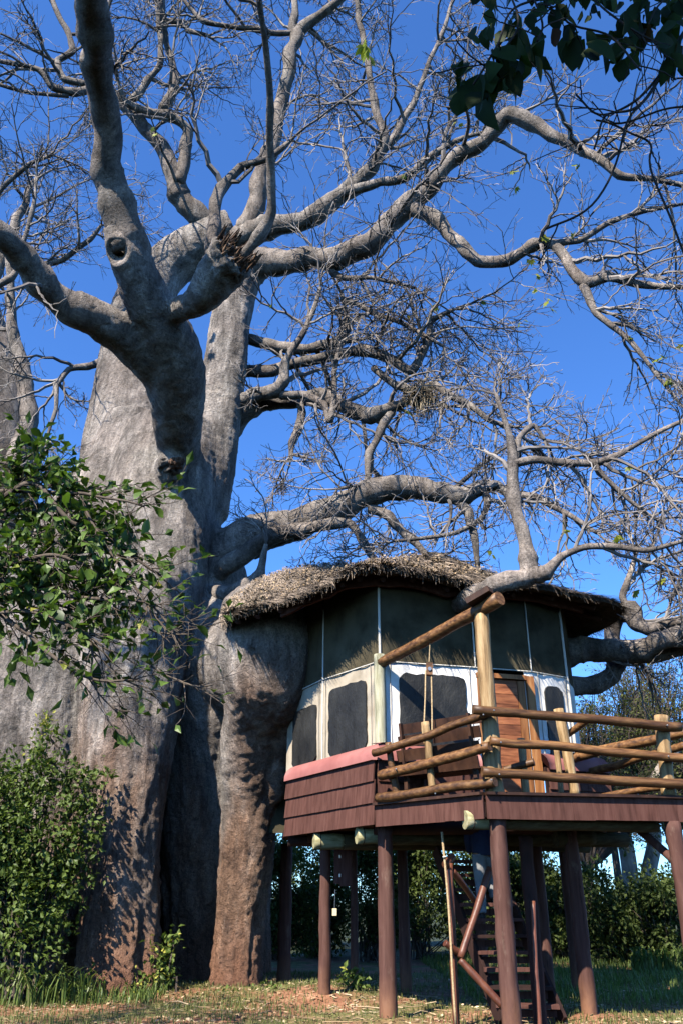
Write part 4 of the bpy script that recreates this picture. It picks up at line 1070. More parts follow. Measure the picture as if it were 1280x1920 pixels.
mb = MB(); sheet(mb, lerp2(B, C, 0.01), lerp2(B, C, 0.10), DZ, 4.985, 0.08, 0.06); mb.build('door_frame', MAT['doorframe'], house)

# fascia of the deck: boards under a dark cap rail
def fascia(a, b, n):
    board_run('fascia_board', a, b, DB, DZ - 0.01, MAT['paint'], math.dist(a, b) / n, 0.025, 0.0, house, 0.0, 0.005)
    mb = MB(); o = out2(a, b)
    bar(mb, v2(a, DZ + 0.012) + o * 0.02, v2(b, DZ + 0.012) + o * 0.02, 0.13, 0.038)
    mb.build('deck_edge_cap', MAT['bench'], house)
    mb = MB(); bar(mb, v2(a, 2.62) - o * 0.06, v2(b, 2.62) - o * 0.06, 0.06, 0.2); mb.build('rim_joist', MAT['shadepaint'], house)
fascia(KL, K, 12)
fascia((K[0] + 0.03, K[1] + 0.004), KR, 12)
for t in (0.25, 0.5, 0.75):
    a = lerp2(K, KR, t); b = (a[0] - 0.2, a[1] + 2.6)
    mb = MB(); bar(mb, v2(a, 2.64), v2(b, 2.64), 0.06, 0.2); mb.build('joist', MAT['shadepaint'], house)

# stilts
def ground_at(u, v):
    for Y in np.arange(11, 24, 0.05):
        if at(u, v, Y).z <= 0.0: return at(u, v, Y)
    return at(u, v, 20)
STILTS = [(-0.28, 15.7, .105, 2.5), (0.66, 13.55, .128, 2.52), (2.11, 11.97, .128, 2.52), (4.62, 12.3, .12, 2.5), (3.48, 13.5, .115, 2.55),
          (4.3, 17.3, .11, 2.6), (3.36, 15.4, .10, 2.6), (1.15, 17.0, .11, 2.6), (-1.15, 18.9, .14, 2.6), (0.25, 18.2, .08, 2.6), (2.5, 16.6, .09, 2.6)]
for x, y, r, zt in STILTS:
    pole((x, y, -0.1), (x, y, zt), r * 1.0, 'paintpost', 'stilt', n=10, wob=0.010, sides=14, r1=r * 0.89)
# slanting brace by the right stilt
pole((4.62, 12.3, 1.95), (4.35, 13.1, 2.5), 0.06, 'paintpost', 'brace', n=3, wob=0.01)
# floor beams: logs whose pale sawn ends stick out, bodies coloured dark for shade
def log(p0, p1, r, matend='palelog'):
    o = pole(p0, p1, r, matend, 'floor_beam', n=8, wob=0.012, sides=16)
    return o
bd = Vector((0.97, 0.22, 0)).normalized()
for u, v, Y, r, L in ((588, 1577, 14.85, .125, 5.0), (668, 1567, 13.75, .118, 4.6), (870, 1537, 12.0, .12, 2.9)):
    p = at(u, v, Y); pole(p + bd * 0.5, p + bd * L, r, 'olivelog', 'floor_beam', n=8, wob=0.012, sides=16); pole(p, p + bd * 0.52, r * 1.01, 'palelog', 'beam_end', n=3, wob=0.004, sides=16)
    mb = MB(); d = bd
    q = bd.to_track_quat('Z', 'Y').to_matrix()
    ring = [p + d * 0.10 + q @ Vector((math.cos(a) * r * 1.03, math.sin(a) * r * 1.03, 0)) for a in np.linspace(0, 6.283, 17)]
    tube(ring, [0.008] * 17, 4, mb); mb.build('wire_binding', MAT['darktwig'], house)
for (x0, y0), (x1, y1) in (((-1.0, 16.7), (4.4, 17.4)), ((-0.6, 15.75), (3.7, 15.6)), ((0.5, 13.7), (3.7, 13.6))):
    pole((x0, y0, 2.52), (x1, y1, 2.52), 0.10, 'shadepaint', 'floor_bearer', n=4, wob=0.01)
pole(at(1040, 1572, 13.5), at(1112, 1569, 13.6), 0.12, 'olivelog', 'floor_beam', n=3, wob=0.01, sides=14)

# deck post, beam and railing
pole((2.11, 11.97, DZ - .25), (2.11, 11.97, 5.42), 0.132, 'rawlog', 'deck_post', n=12, wob=0.02, sides=16, r1=0.108)
pole(at(716, 1244, 13.62), at(938, 1123, 11.65), 0.092, 'varnish', 'tie_beam', n=8, wob=0.025, sides=14, r1=0.105)
mb = MB()
bar(mb, at(878, 1142, 11.9) + Vector((0, 0, .10)), at(920, 1120, 11.7) + Vector((0, 0, .12)), 0.2, 0.09)
mb.build('beam_block', MAT['bench'], house)
RAILS = [  # u0,v0,Y0,u1,v1,Y1,w px
 (702,1413,13.05,928,1334,11.72,17),(712,1455,13.05,918,1398,11.70,21),(708,1497,13.05,927,1464,11.70,20),
 (887,1330,11.68,1276,1363,12.2,20),(916,1389,11.72,1300,1422,12.2,19),(902,1449,11.72,1310,1473,12.2,20),
 (1000,1437,14.9,1290,1371,12.9,20),(1085,1452,14.7,1290,1398,12.9,17),(1128,1492,14.0,1290,1470,12.9,14),
 (1058,1378,14.2,1106,1347,13.7,15),(945,1443,13.0,1000,1430,12.8,16)]
for u0, v0, Y0, u1, v1, Y1, w in RAILS:
    p0, p1 = at(u0, v0, Y0), at(u1, v1, Y1)
    pole(p0, p1, pr(p0, w) * .88, 'varnish', 'rail', n=12, wob=0.032, sides=12, r1=pr(p1, w) * .88)
for u, v, Y in ((748,1396,12.7),(742,1442,12.7),(897,1386,11.66),(905,1340,11.66),(925,1332,11.58),(938,1392,11.6),(935,1452,11.6),(815,1488,12.3),(1250,1360,12.05),(1252,1418,12.05),(920,1462,11.6)):
    q = at(u, v, Y); mb = MB(); tube([q + Vector((0, .03, 0)), q - Vector((0, .012, 0)), q - Vector((0, .016, 0))], [.011, .011, .006], 8, mb)
    mb.build('bolt', MAT['metal'], house)
def upright(u0, v0, u1, v1, Y, w, mat='varnish', wob=0.015):
    p0, p1 = at(u0, v0, Y), at(u1, v1, Y)
    pole(p0, p1, pr(p0, w), mat, 'railing_post', n=8, wob=wob, sides=12, r1=pr(p1, w) * 0.95)
upright(745, 1500, 728, 1393, 13.0, 13)
upright(812, 1490, 797, 1353, 12.5, 14, 'rawlog')
upright(1252, 1492, 1239, 1343, 12.3, 27, 'rawlog')
upright(1078, 1492, 1046, 1330, 13.6, 20, 'rawlog')
upright(1052, 1490, 1043, 1405, 13.8, 11, 'rawlog')
upright(985, 1490, 975, 1385, 12.9, 15, 'rawlog')

# small meter box on the stilt and its tag
bx = thing('junction_box', (-0.02, 15.62, 1.6), 'small maroon wooden box fixed high on the left stilt', 'box')
mb = MB(); box(mb, (-0.03, 15.70, 2.08), 0.20, 0.14, 0.62); mb.build('back_panel', MAT['paint'], bx)
mb = MB(); box(mb, (0.07, 15.58, 2.06), 0.20, 0.03, 0.66); mb.build('lid', MAT['paint'], bx)
for z in (1.9, 2.2):
    mb = MB(); box(mb, (-0.03, 15.57, z), 0.03, 0.02, 0.05); mb.build('hinge', MAT['metal'], bx)
tg = at(627, 1710, 15.6)
tgo = thing('key_tag', tg, 'small cream tag hanging by a wire below the maroon box', 'tag')
mb = MB(); box(mb, tg, 0.075, 0.012, 0.11); mb.build('plate', MAT['tag'], tgo)
mb = MB(); tube([tg + Vector((0, 0, .05)), tg + Vector((0.01, 0, .35))], [0.004, 0.004], 5, mb); mb.build('wire', MAT['metal'], tgo)

# ------------------------------------------------------------------ thatched roof
EAVE = [tuple(at(*q)) for q in ((430,1168,15.0),(480,1152,14.6),(540,1138,14.1),(600,1115,13.6),(645,1090,13.2),(690,1078,13.05),(760,1082,13.1),(850,1100,13.35),(940,1108,13.6),(1050,1120,13.95),(1160,1145,14.6))] + [(5.25,15.5,6.3),(4.9,16.5,6.3),(4.0,17.6,6.30),(2.2,18.3,6.30),(0.0,18.2,6.30)]
RIDGE = [tuple(at(*q)) for q in ((412,1152,15.8),(445,1114,16.0),(490,1088,16.1),(540,1068,16.1),(600,1060,16.0),(660,1057,15.8),(720,1047,15.7),(780,1043,15.7),(800,1045,15.7),(820,1047,15.8),(830,1051,16.0))] + [(1.9,16.1,7.8),(1.8,16.2,7.8),(1.6,16.3,7.8),(1.2,16.4,7.8),(0.0,16.5,7.8)]
NS = 9
EV = catmull(EAVE, NS); EV[:, 2] += 0.17; RV = catmull(RIDGE, NS)
def roof_pt(s, t):
    i = min(int(s), len(EV) - 2); f = s - i
    e = EV[i] * (1 - f) + EV[i + 1] * f; r = RV[i] * (1 - f) + RV[i + 1] * f
    p = e * (1 - t) + r * t
    wob = 0.10 * noise.noise(Vector((s * 0.16, t * 2.2, 3.1))) + 0.07 * noise.noise(Vector((s * 0.5, t * 5, 8.1)))
    return np.array([p[0], p[1], p[2] + wob * min(1, t * 4 + .35) - 0.10 * math.sin(math.pi * t)])
ns = len(EV) - 1; NT = 10
mb = MB(); V = []
for i in range(ns + 1):
    for j in range(NT + 1): V.append(roof_pt(min(i, ns - 1e-6), j / NT) - np.array([0, 0, 0.09 if j else 0.03]))
nvr = len(V)
V = V + [v - np.array([0, 0, 0.07]) for v in V]
F = []
m1 = NT + 1
for i in range(ns):
    for j in range(NT):
        a_ = i * m1 + j
        F.append((a_, a_ + m1, a_ + m1 + 1, a_ + 1)); F.append((nvr + a_, nvr + a_ + 1, nvr + a_ + m1 + 1, nvr + a_ + m1))
    F.append((i * m1, nvr + i * m1, nvr + (i + 1) * m1, (i + 1) * m1))
mb.add(V, F)
roof = mb.build('roof', MAT['thatchbase'], house)
def straws(n, s_lo, s_hi, t_lo, t_hi, lmin, lmax, name, lift=0.05, droop=0.0, tone=(0, 1), wid=0.007, jit=0.28):
    V = np.zeros((n, 6, 3)); tn = np.zeros(n)
    for k in range(n):
        s = random.uniform(s_lo, s_hi); t = random.uniform(t_lo, t_hi)
        p = roof_pt(s, t); q = roof_pt(s, max(0, t - 0.1)) if t > 0.1 else p - (roof_pt(s, 0.1) - p)
        d = q - p; d /= np.linalg.norm(d)
        side = roof_pt(min(s + .4, ns - .01), t) - roof_pt(max(s - .4, 0.01), t); side /= np.linalg.norm(side) + 1e-9
        nrm3 = np.cross(side, d); nrm3 *= np.sign(nrm3[2])
        a = random.gauss(0, jit)
        dd = d * math.cos(a) + side * math.sin(a); dd = dd + nrm3 * random.gauss(0.02, 0.07)
        L = random.uniform(lmin, lmax)
        w = side * wid * random.uniform(0.6, 1.5)
        base = p + nrm3 * random.uniform(-0.02, lift)
        e1 = base + dd * L * 0.55; e2 = base + dd * L + np.array([0, 0, -droop * L * random.uniform(0.2, 1.3)])
        V[k] = [base - w, base + w, e1 - w, e1 + w, e2 - w * 0.3, e2 + w * 0.3]
        patch = noise.noise(Vector((s * 0.45, t * 4.0, 5.5)))
        tn[k] = min(1, max(0, random.uniform(*tone) * 0.8 + 0.10 + 0.6 * patch))
    b = np.arange(n) * 6
    mb = MB()
    mb.add(V.reshape(-1, 3), np.vstack([np.stack([b, b+1, b+3, b+2], -1), np.stack([b+2, b+3, b+5, b+4], -1)]), np.repeat(tn, 6))
    return mb.build(name, MAT['thatch'], roof, kind='stuff')
SM = 12.0 * NS
straws(24000, 0, SM, 0.03, 1.06, 0.22, 0.55, 'thatch', 0.022, 0.05, jit=0.24)
straws(3600, 0, SM, 0.0, 0.10, 0.05, 0.16, 'thatch_fringe', 0.01, 0.25, tone=(0.0, 0.9), jit=0.32)
straws(1300, 0, SM, 0.0, 0.04, 0.04, 0.18, 'thatch_fringe', -0.02, 0.9, tone=(0.0, 0.5), jit=0.45)
# fallen baobab litter lying on the thatch, red eave board and rafters
mb = MB()
n = 3200; V = np.zeros((n, 4, 3)); tn = np.zeros(n)
for k in range(n):
    s = random.uniform(0.5, SM); t = random.uniform(0.05, 1) ** 0.8
    p = roof_pt(s, t) + np.array([0, 0, random.uniform(0.05, 0.09)])
    d = nrm(RNG.normal(size=3) * (1, 1, .4)); e = nrm(np.cross(d, RNG.normal(size=3)))
    l = random.uniform(.012, .032)
    V[k] = [p - d*l, p + e*l*.6, p + d*l, p - e*l*.6]; tn[k] = random.random()
b4 = np.arange(n) * 4
mb.add(V.reshape(-1, 3), np.stack([b4, b4+1, b4+2, b4+3], -1), np.repeat(tn, 4))
mb.build('roof_litter', MAT['litter'], roof, kind='stuff')
mb = MB()
pts = []
for i in range(2 * NS, 10 * NS + 1, 3):
    p = roof_pt(min(i, ns - 1e-6), 0.2); pts.append(Vector(p) - Vector((0, 0, 0.26)))
for p, q in zip(pts[:-1], pts[1:]): pass
P_ = np.array([tuple(p) for p in pts])
T_ = nrm(np.gradient(P_, axis=0)); S_ = nrm(np.cross(T_, (0, 0, 1.0)))
V = np.stack([P_ - S_*.03 + (0,0,-.1), P_ + S_*.03 + (0,0,-.1), P_ + S_*.03 + (0,0,.1), P_ - S_*.03 + (0,0,.1)], 1).reshape(-1, 3)
nP = len(P_)
F = [(i*4 + j, (i+1)*4 + j, (i+1)*4 + (j+1) % 4, i*4 + (j+1) % 4) for i in range(nP - 1) for j in range(4)] + [(0,1,2,3), ((nP-1)*4+3, (nP-1)*4+2, (nP-1)*4+1, (nP-1)*4)]
mb.add(V, F)
mb.build('eave_board', MAT['paint'], roof)
for s in np.arange(4, 11 * NS, 6.5):
    p0, p1 = roof_pt(s, 0.10) - np.array([0, 0, .23]), roof_pt(s, 0.95) - np.array([0, 0, .26])
    pole(Vector(p0), Vector(p1), 0.045, 'shadepaint', 'rafter', parent=roof, n=3, wob=0.01)

# ------------------------------------------------------------------ bench, hoist, rope
bench = thing('deck_bench', at(825, 1480, 12.75), 'dark slatted wooden bench standing behind the left deck rail', 'bench')
bl, brt = Vector((0.86, 13.16, 0)), Vector((1.98, 12.22, 0))
bdir = (brt - bl).normalized(); bn = Vector((bdir.y, -bdir.x, 0))          # towards the viewer
back = -bn
for z, lean, h in ((3.30, 0.05, .17), (3.52, 0.00, .17), (3.74, -0.05, .17), (3.94, -0.10, .15)):
    mb = MB(); bar(mb, bl - bn * lean * -1 + Vector((0, 0, z)), brt + bn * lean + Vector((0, 0, z)), 0.03, h, up=(bn.x * .25, bn.y * .25, 1))
    mb.build('backrest_slat', MAT['bench'], bench)
for k in range(4):
    mb = MB(); q = back * (0.14 + 0.12 * k)
    bar(mb, bl + q + Vector((0, 0, 3.24)), brt + q + Vector((0, 0, 3.24)), 0.10, 0.03); mb.build('seat_slat', MAT['bench'], bench)
for e in (bl + bdir * 0.12, brt - bdir * 0.12):
    for q in (0.06, 0.5):
        mb = MB(); bar(mb, e + back * q + Vector((0, 0, DZ)), e + back * q + Vector((0, 0, 3.22)), 0.06, 0.06, up=(bdir.x, bdir.y, 0)); mb.build('leg', MAT['bench'], bench)
    mb = MB(); bar(mb, e + back * .04 + Vector((0, 0, 3.2)), e + bn * 0.08 + back * .02 + Vector((0, 0, 4.0)), 0.06, 0.04, up=(bdir.x, bdir.y, 0)); mb.build('back_post', MAT['bench'], bench)

hoist = thing('rope_hoist', at(803, 1260, 12.72), 'wooden pulley block hanging on tan rope from the tie beam', 'pulley')
hp = at(805, 1206, 12.75)
blk = at(804, 1255, 12.72)
mb = MB(); tube([hp, blk + Vector((0, 0, .12))], [0.008, 0.008], 6, mb); mb.build('hook_cord', MAT['rope'], hoist)
mb = MB(); box(mb, blk, 0.09, 0.07, 0.19, jitter=0.006); mb.build('pulley_block', MAT['varnish'], hoist)
mb = MB(); tube([blk + Vector((.0, -.05, 0)), blk + Vector((0, .05, 0))], [0.03, 0.03], 10, mb); mb.build('pulley_wheel', MAT['metal'], hoist)
for du, v1 in ((-10, 1358), (5, 1425)):
    a_, b_ = blk + Vector((du * .006, 0, -.02)), at(804 + du, v1, 12.70)
    mb = MB(); tube([a_, a_.lerp(b_, .5) + Vector((.006, 0, 0)), b_], [0.011] * 3, 6, mb); mb.build('rope_fall', MAT['rope'], hoist)
wt = at(795, 1372, 12.70)
mb = MB(); tube([wt + Vector((-.01, 0, .14)), wt + Vector((0, 0, .02)), wt + Vector((.02, 0, -.17))], [0.04, 0.046, 0.042], 10, mb); mb.build('wooden_toggle', MAT['rawlog'], hoist)

rp = thing('hanging_rope', at(855, 1915, 12.6), 'long tan rope hanging from under the deck down to the ground', 'rope')
q0, q1 = at(827, 1560, 12.6), at(856, 1925, 12.6)
mb = MB(); tube([q0.lerp(q1, t) + Vector((0.015 * math.sin(t * 5), 0.01 * math.sin(t * 7), 0)) for t in np.linspace(0, 1, 14)], [0.017] * 14, 7, mb)
mb.build('rope_strand', MAT['rope'], rp, smooth=True)
kq = at(829, 1607, 12.58)
mb = MB(); tube([kq, kq + Vector((.05, 0, .01))], [0.010, 0.008], 6, mb); mb.build('rope_tail', MAT['piping'], rp)

# ------------------------------------------------------------------ stairs under the deck
stairs = thing('staircase', (2.3, 13.2, 0), 'steep maroon plank stairs with pole handrails rising through the deck', 'stairs')
def tread_c(k): return Vector((2.50 - 0.045 * k - 0.0012 * k * k, 12.95 + 0.14 * k, 0.22 + 0.205 * k))
for k in range(12):
    c = tread_c(k)
    hw = 0.42 if k < 8 else 0.34
    rot = Matrix.Rotation(math.radians(3.5 * k - 8), 4, 'Z')
    mb = MB(); box(mb, c, hw * 2, 0.24, 0.045, rot, jitter=0.004); mb.build('tread', MAT['shadepaint' if k % 3 == 1 else 'paint'], stairs)
    if k < 10:
        mb = MB(); box(mb, c + Vector((0.02, 0.10, -0.10)), hw * 1.9, 0.03, 0.085, rot, jitter=0.003); mb.build('riser', MAT['paint'], stairs)
for sx in (-0.40, 0.43):
    mb = MB(); bar(mb, tread_c(-0.6) + Vector((sx, 0.05, -0.06)), tread_c(10.2) + Vector((sx, 0.05, -0.06)), 0.05, 0.2); mb.build('stringer', MAT['shadepaint'], stairs)
def spole(u0, v0, Y0, u1, v1, Y1, w, name, mat='paintpost'):
    p0, p1 = at(u0, v0, Y0), at(u1, v1, Y1)
    pole(p0, p1, pr(p0, w), mat, name, parent=stairs, n=8, wob=0.012, sides=10, r1=pr(p1, w))
MAT['redpole'] = simple('red_brown_pole', [(0.060, 0.018, 0.010), (0.115, 0.038, 0.020), (0.16, 0.060, 0.032)], 3.0, (3, 3, 1), vary=0.15, bmp=0.4, rough=0.45, spec=0.4)
spole(856, 1960, 12.75, 841, 1618, 12.75, 14, 'newel_post', 'redpole')
spole(1016, 1960, 12.6, 984, 1570, 12.9, 26, 'newel_post', 'shadepaint')
spole(1012, 1960, 12.4, 998, 1690, 12.6, 9, 'newel_post', 'redpole')
spole(918, 1628, 12.9, 862, 1796, 12.5, 14, 'handrail', 'redpole')
spole(862, 1800, 12.5, 942, 1886, 12.35, 14, 'handrail', 'redpole')
spole(846, 1632, 12.8, 888, 1688, 13.2, 12, 'handrail', 'redpole')
spole(833, 1622, 12.7, 846, 1606, 12.9, 15, 'handrail', 'redpole')
spole(832, 1768, 12.6, 866, 1790, 12.7, 12, 'handrail', 'redpole')

# ------------------------------------------------------------------ person going up the stairs
def skin_body(segs, name):
    """segs: list of chains [(x,y,z,r)...]; blended by voxel remesh into one surface."""
    mb = MB()
    for ch in segs:
        S = catmull(np.array(ch, float), 6)
        tube(S[:, :3], S[:, 3], 14, mb)
    t = mb.build('tmp_body', None)
    m = t.modifiers.new('r', 'REMESH'); m.mode = 'VOXEL'; m.voxel_size = 0.011; m.use_smooth_shade = True
    m = t.modifiers.new('s', 'SMOOTH'); m.factor = 0.5; m.iterations = 6
    me = bpy.data.meshes.new_from_object(t.evaluated_get(bpy.context.evaluated_depsgraph_get()))
    me.name = name
    bpy.data.objects.remove(t)
    return me
pc = tread_c(5)
px0, py0, fz = 2.19, 13.68, tread_c(5).z + 0.02
person = thing('person', (px0, py0, fz), 'person in navy top and grey trousers climbing the stairs', 'person')
def W(*r): return [(px0 + x, py0 + y, fz + z, q) for x, y, z, q in r]
head = [W((0,0.06,1.40,.05),(0,0.06,1.48,.055),(0,.05,1.53,.075),(0,.045,1.60,.092),(0,.05,1.67,.09),(0,.055,1.72,.06))]
nose_ear = [W((0,.13,1.62,.012),(0,.155,1.585,.016),(0,.13,1.575,.014)), W((-.09,.05,1.62,.015),(-.10,.045,1.59,.018),(-.09,.05,1.56,.012)), W((.09,.05,1.62,.015),(.10,.045,1.59,.018),(.09,.05,1.56,.012))]
arms = [W((-.19,.02,1.35,.06),(-.25,.02,1.12,.05),(-.22,.12,.93,.042),(-.20,.22,.98,.032),(-.20,.27,1.0,.034)), W((.19,.02,1.35,.06),(.25,.0,1.12,.05),(.26,.08,.90,.042),(.25,.13,.80,.034),(.25,.14,.76,.034))]
hands = []
for sx, hy, hz, dy, dz in ((-.20, .28, 1.0, .9, .3), (.25, .145, .76, .25, -.95)):
    for f in range(4):
        o_ = (f - 1.5) * .019
        L = (.07, .082, .078, .062)[f]
        hands.append(W((sx + o_ * .9, hy, hz, .012), (sx + o_, hy + dy * .05, hz + dz * .05, .0125), (sx + o_, hy + dy * (.05 + L * .6), hz + dz * (.05 + L * .6) - .012, .0105), (sx + o_, hy + dy * (.05 + L) - .01, hz + dz * (.05 + L) - .03, .009)))
    hands.append(W((sx - .02, hy, hz, .014), (sx - .05, hy + dy * .03, hz + dz * .03 - .01, .013), (sx - .05, hy + dy * .07, hz + dz * .07 - .02, .010)))
torso = [W((0,.0,.86,.13),(0,.0,.98,.135),(0,.01,1.12,.14),(0,.02,1.27,.145),(0,.04,1.38,.09),(0,.06,1.44,.055)), W((-.08,0,.90,.10),(-.09,.0,1.1,.10),(-.13,.02,1.33,.08)), W((.08,0,.90,.10),(.09,.0,1.1,.10),(.13,.02,1.33,.08)), W((-.19,.02,1.35,.062),(0,.03,1.37,.08),(.19,.02,1.35,.062))]
legs = [W((-.09,0,.88,.10),(-.095,.02,.68,.085),(-.10,.04,.47,.06),(-.10,.0,.28,.056),(-.10,-.03,.07,.042)), W((.09,0,.88,.10),(.10,.10,.72,.085),(.105,.20,.60,.062),(.105,.16,.42,.056),(.105,.12,.27,.042))]
body = skin_body(head + nose_ear + arms + hands + torso + legs, 'body')
link('body', body, MAT['skin'], person)
def infl(ch, d): return [[(x, y, z, r + d) for x, y, z, r in c] for c in ch]
link('shirt', skin_body(infl(torso, .014) + infl([arms[0][:3], arms[1][:3]], .012), 'shirt'), MAT['shirt'], person)
link('trousers', skin_body(infl(legs, .016) + infl([W((0,0,.86,.13),(0,0,.94,.132))], .012), 'trousers'), MAT['trousers'], person)
link('hair', skin_body([W((0,.02,1.62,.09),(0,.03,1.68,.092),(0,.05,1.735,.06))], 'hair'), MAT['hair'], person)
for q in (W((-.10,-.05,.03,.04),(-.10,.05,.03,.045),(-.10,.14,.02,.035)), W((.105,.09,.23,.04),(.105,.19,.23,.045),(.105,.28,.22,.035))):
    link('shoe', skin_body([q], 'shoe'), MAT['shoe'], person)
# ------------------------------------------------------------------ leaves
def leaf_mesh(name, L, W_, mat, curl=0.25, fold=0.18, obovate=True):
    mb = MB(); V = []; n = 5
    prof = ((0.0, .05), (0.25, .45), (0.55, .95), (0.8, .90), (1.0, .10)) if obovate else ((0.0, .05), (0.2, .75), (0.45, 1.0), (0.75, .62), (1.0, .03))
    for t, w in prof:
        z = -curl * L * t * t
        V += [(-w * W_ / 2, t * L, z + fold * w * W_ / 2), (0, t * L, z), (w * W_ / 2, t * L, z + fold * w * W_ / 2)]
    F = [(i*3 + j, i*3 + j + 1, i*3 + j + 4, i*3 + j + 3) for i in range(n - 1) for j in range(2)]
    mb.add(V, F)
    me = mb.mesh(name, True)
    me.materials.append(mat)
    return me

def rand_leaf_M(p, d, s, hang=0.35):
    """Leaf frame: local Y along d."""
    y = (Vector(d) + Vector((0, 0, -hang))).normalized()
    r = Vector((random.gauss(0, 1), random.gauss(0, 1), random.gauss(0, .4)))
    x = y.cross(Vector((0, 0, 1)) + r * 0.5).normalized()
    z = x.cross(y)
    M = Matrix((x, y, z)).transposed().to_4x4()
    return Matrix.Translation(p) @ M @ Matrix.Scale(s, 4)

def leaf_mass(centers, dirs, L, W_, mat, name, parent, tone=None):
    """Many small two-quad leaves in one mesh."""
    C_ = np.asarray(centers); n = len(C_)
    y = nrm(np.asarray(dirs)); r = RNG.normal(size=(n, 3)) * 0.6 + (0, 0, 1)
    x = nrm(np.cross(y, r)); z = np.cross(x, y)
    l = (L * RNG.uniform(0.6, 1.3, n))[:, None]; w = (W_ * RNG.uniform(0.7, 1.2, n))[:, None]
    V = np.stack([C_, C_ + y*l*.5 - x*w*.5 + z*w*.15, C_ + y*l - z*l*.15, C_ + y*l*.5 + x*w*.5 + z*w*.15, C_ + y*l*.5], 1).reshape(-1, 3)
    b = np.arange(n) * 5
    mb = MB()
    tn = RNG.uniform(0, 1, n) if tone is None else tone
    mb.add(V, np.vstack([np.stack([b, b+4, b+2, b+1], -1), np.stack([b, b+3, b+2, b+4], -1)]), np.repeat(tn, 5))
    return mb.build(name, mat, parent, kind='stuff')

# ---- leafy branch reaching in from the left (small tree standing just outside the frame)
def leafy_tree(name, label, rows_list, mat, leafs, base, trunk_rows, n_leaf, barkname, size, twdens, smat, mass_extra=0, cat='tree', L1=(0.25, .6), k2=3, leafmode='left'):
    root = thing(name, base, label, cat)
    mb = MB(); p, r = trunk_rows
    tube(p, r, 12, mb); _smooth(mb, 'trunk', MAT[barkname], root)
    cand = []
    for rows in rows_list:
        p, r = px_tube(rows, 6)
        for i in range(1, len(p)):
            p[i] += np.array(noise.noise_vector(Vector(p[i]) * 3)) * 0.03
        mb = MB(); tube(p, r, 7, mb)
        seg = np.linalg.norm(np.diff(p, axis=0), axis=1).sum()
        S, D_, rr, _ = spawn(p[None], r[None], max(3, int(seg * twdens)), 0.1, 1.0, 0.4, 1.1)
        Lq = RNG.uniform(*L1, len(S))
        P1, R1 = grow(S, D_, Lq, np.minimum(rr * .7, .006), np.full(len(S), .0025), 6, 0.16, (0, 0, -0.01), 0.04)
        tubes(P1, R1, 4, mb)
        S2, D2, r2, pi = spawn(P1, R1, k2, 0.2, 0.95, 0.4, 1.0)
        P2, R2 = grow(S2, D2, RNG.uniform(.08, .22, len(S2)), np.minimum(r2 * .8, .004), np.full(len(S2), .002), 4, 0.15, (0, 0, -0.01))
        tubes(P2, R2, 3, mb)
        mb.build('branch', MAT[barkname], root, smooth=True)
        for PP in (P1, P2):
            for q in PP:
                for k in range(2, len(q)):
                    cand.append((q[k], q[k] - q[k - 1]))
                for e in range(3): cand.append((q[-1], q[-1] - q[-2]))
    random.shuffle(cand)
    return root, cand

LV = [leaf_mesh('leaf', 0.128, 0.077, MAT['leaf_fg'], 0.2 + .15 * k, 0.25, True) for k in range(3)]
rows_list = [
 [(-160,1000,6.9,16),(-40,960,6.8,13),(60,905,6.7,11),(130,975,6.6,9),(200,1000,6.6,7),(300,1080,6.5,5)],
 [(-160,900,7.0,14),(-60,930,6.9,11),(30,920,6.8,9),(100,925,6.7,8),(170,930,6.6,6),(270,948,6.5,4)],
 [(-160,1060,6.9,16),(-60,1080,6.8,13),(20,1090,6.7,11),(100,1110,6.6,9),(200,1125,6.5,7),(280,1130,6.4,5),(335,1190,6.4,4)],
 [(-160,1120,6.8,14),(-40,1130,6.7,12),(40,1180,6.6,9),(90,1220,6.5,8),(160,1270,6.4,6),(250,1275,6.4,4)],
 [(-160,1050,6.7,14),(0,1060,6.6,11),(90,1040,6.5,8),(160,1060,6.5,6)],
 [(160,950,6.6,6),(200,1020,6.5,5),(240,1080,6.5,4),(290,1150,6.4,4),(340,1210,6.4,3)],
 [(170,1190,6.4,5),(176,1230,6.4,4),(176,1280,6.4,3),(230,1345,6.4,3)],
 [(280,1250,6.4,4),(320,1270,6.35,4),(370,1285,6.3,3),(405,1282,6.3,3)],
 [(280,1180,6.4,4),(330,1190,6.4,3),(362,1192,6.35,3)],
 [(-120,1180,6.8,12),(-20,1150,6.6,8),(60,1150,6.5,6),(140,1180,6.4,5),(210,1220,6.4,4)],
 [(-140,940,7.0,10),(-60,960,6.9,8),(20,985,6.8,7),(90,1010,6.7,5),(150,1040,6.7,4)],
 [(-140,1020,6.9,10),(-60,1030,6.8,8),(20,1035,6.7,7),(110,1075,6.6,5),(210,1100,6.6,4)],
 [(-140,990,7.2,10),(-60,1000,7.1,8),(10,960,7.0,7),(70,960,6.9,5),(150,990,6.9,4)],
 [(-140,1090,7.1,10),(-60,1110,7.0,8),(30,1115,6.9,7),(120,1140,6.8,5),(230,1150,6.7,4)],
 [(-140,900,7.1,10),(-50,890,7.0,8),(20,900,6.9,6),(90,900,6.8,5),(150,950,6.8,4)],
 [(-120,860,7.0,10),(-20,860,6.9,8),(30,870,6.8,6),(60,850,6.8,4)],
]
tb = at(-330, 1900, 7.2); tb.z = 0
tp = at(-300, 1150, 7.0)
left_tree, cand = leafy_tree('leafy_tree', 'glossy green leafy tree reaching in from the left edge before the baobab', rows_list, None, None, tb,
    (np.array([tuple(tb + Vector((0,0,-.1))), tuple(tb + Vector((.05, .1, 1.5))), tuple(tp), tuple(at(-160, 1060, 6.9))]), np.array([.09, .075, .05, .03])), 0, 'brownbark', 1, 13.0, None)
cnt = 0; mass_c, mass_d = [], []
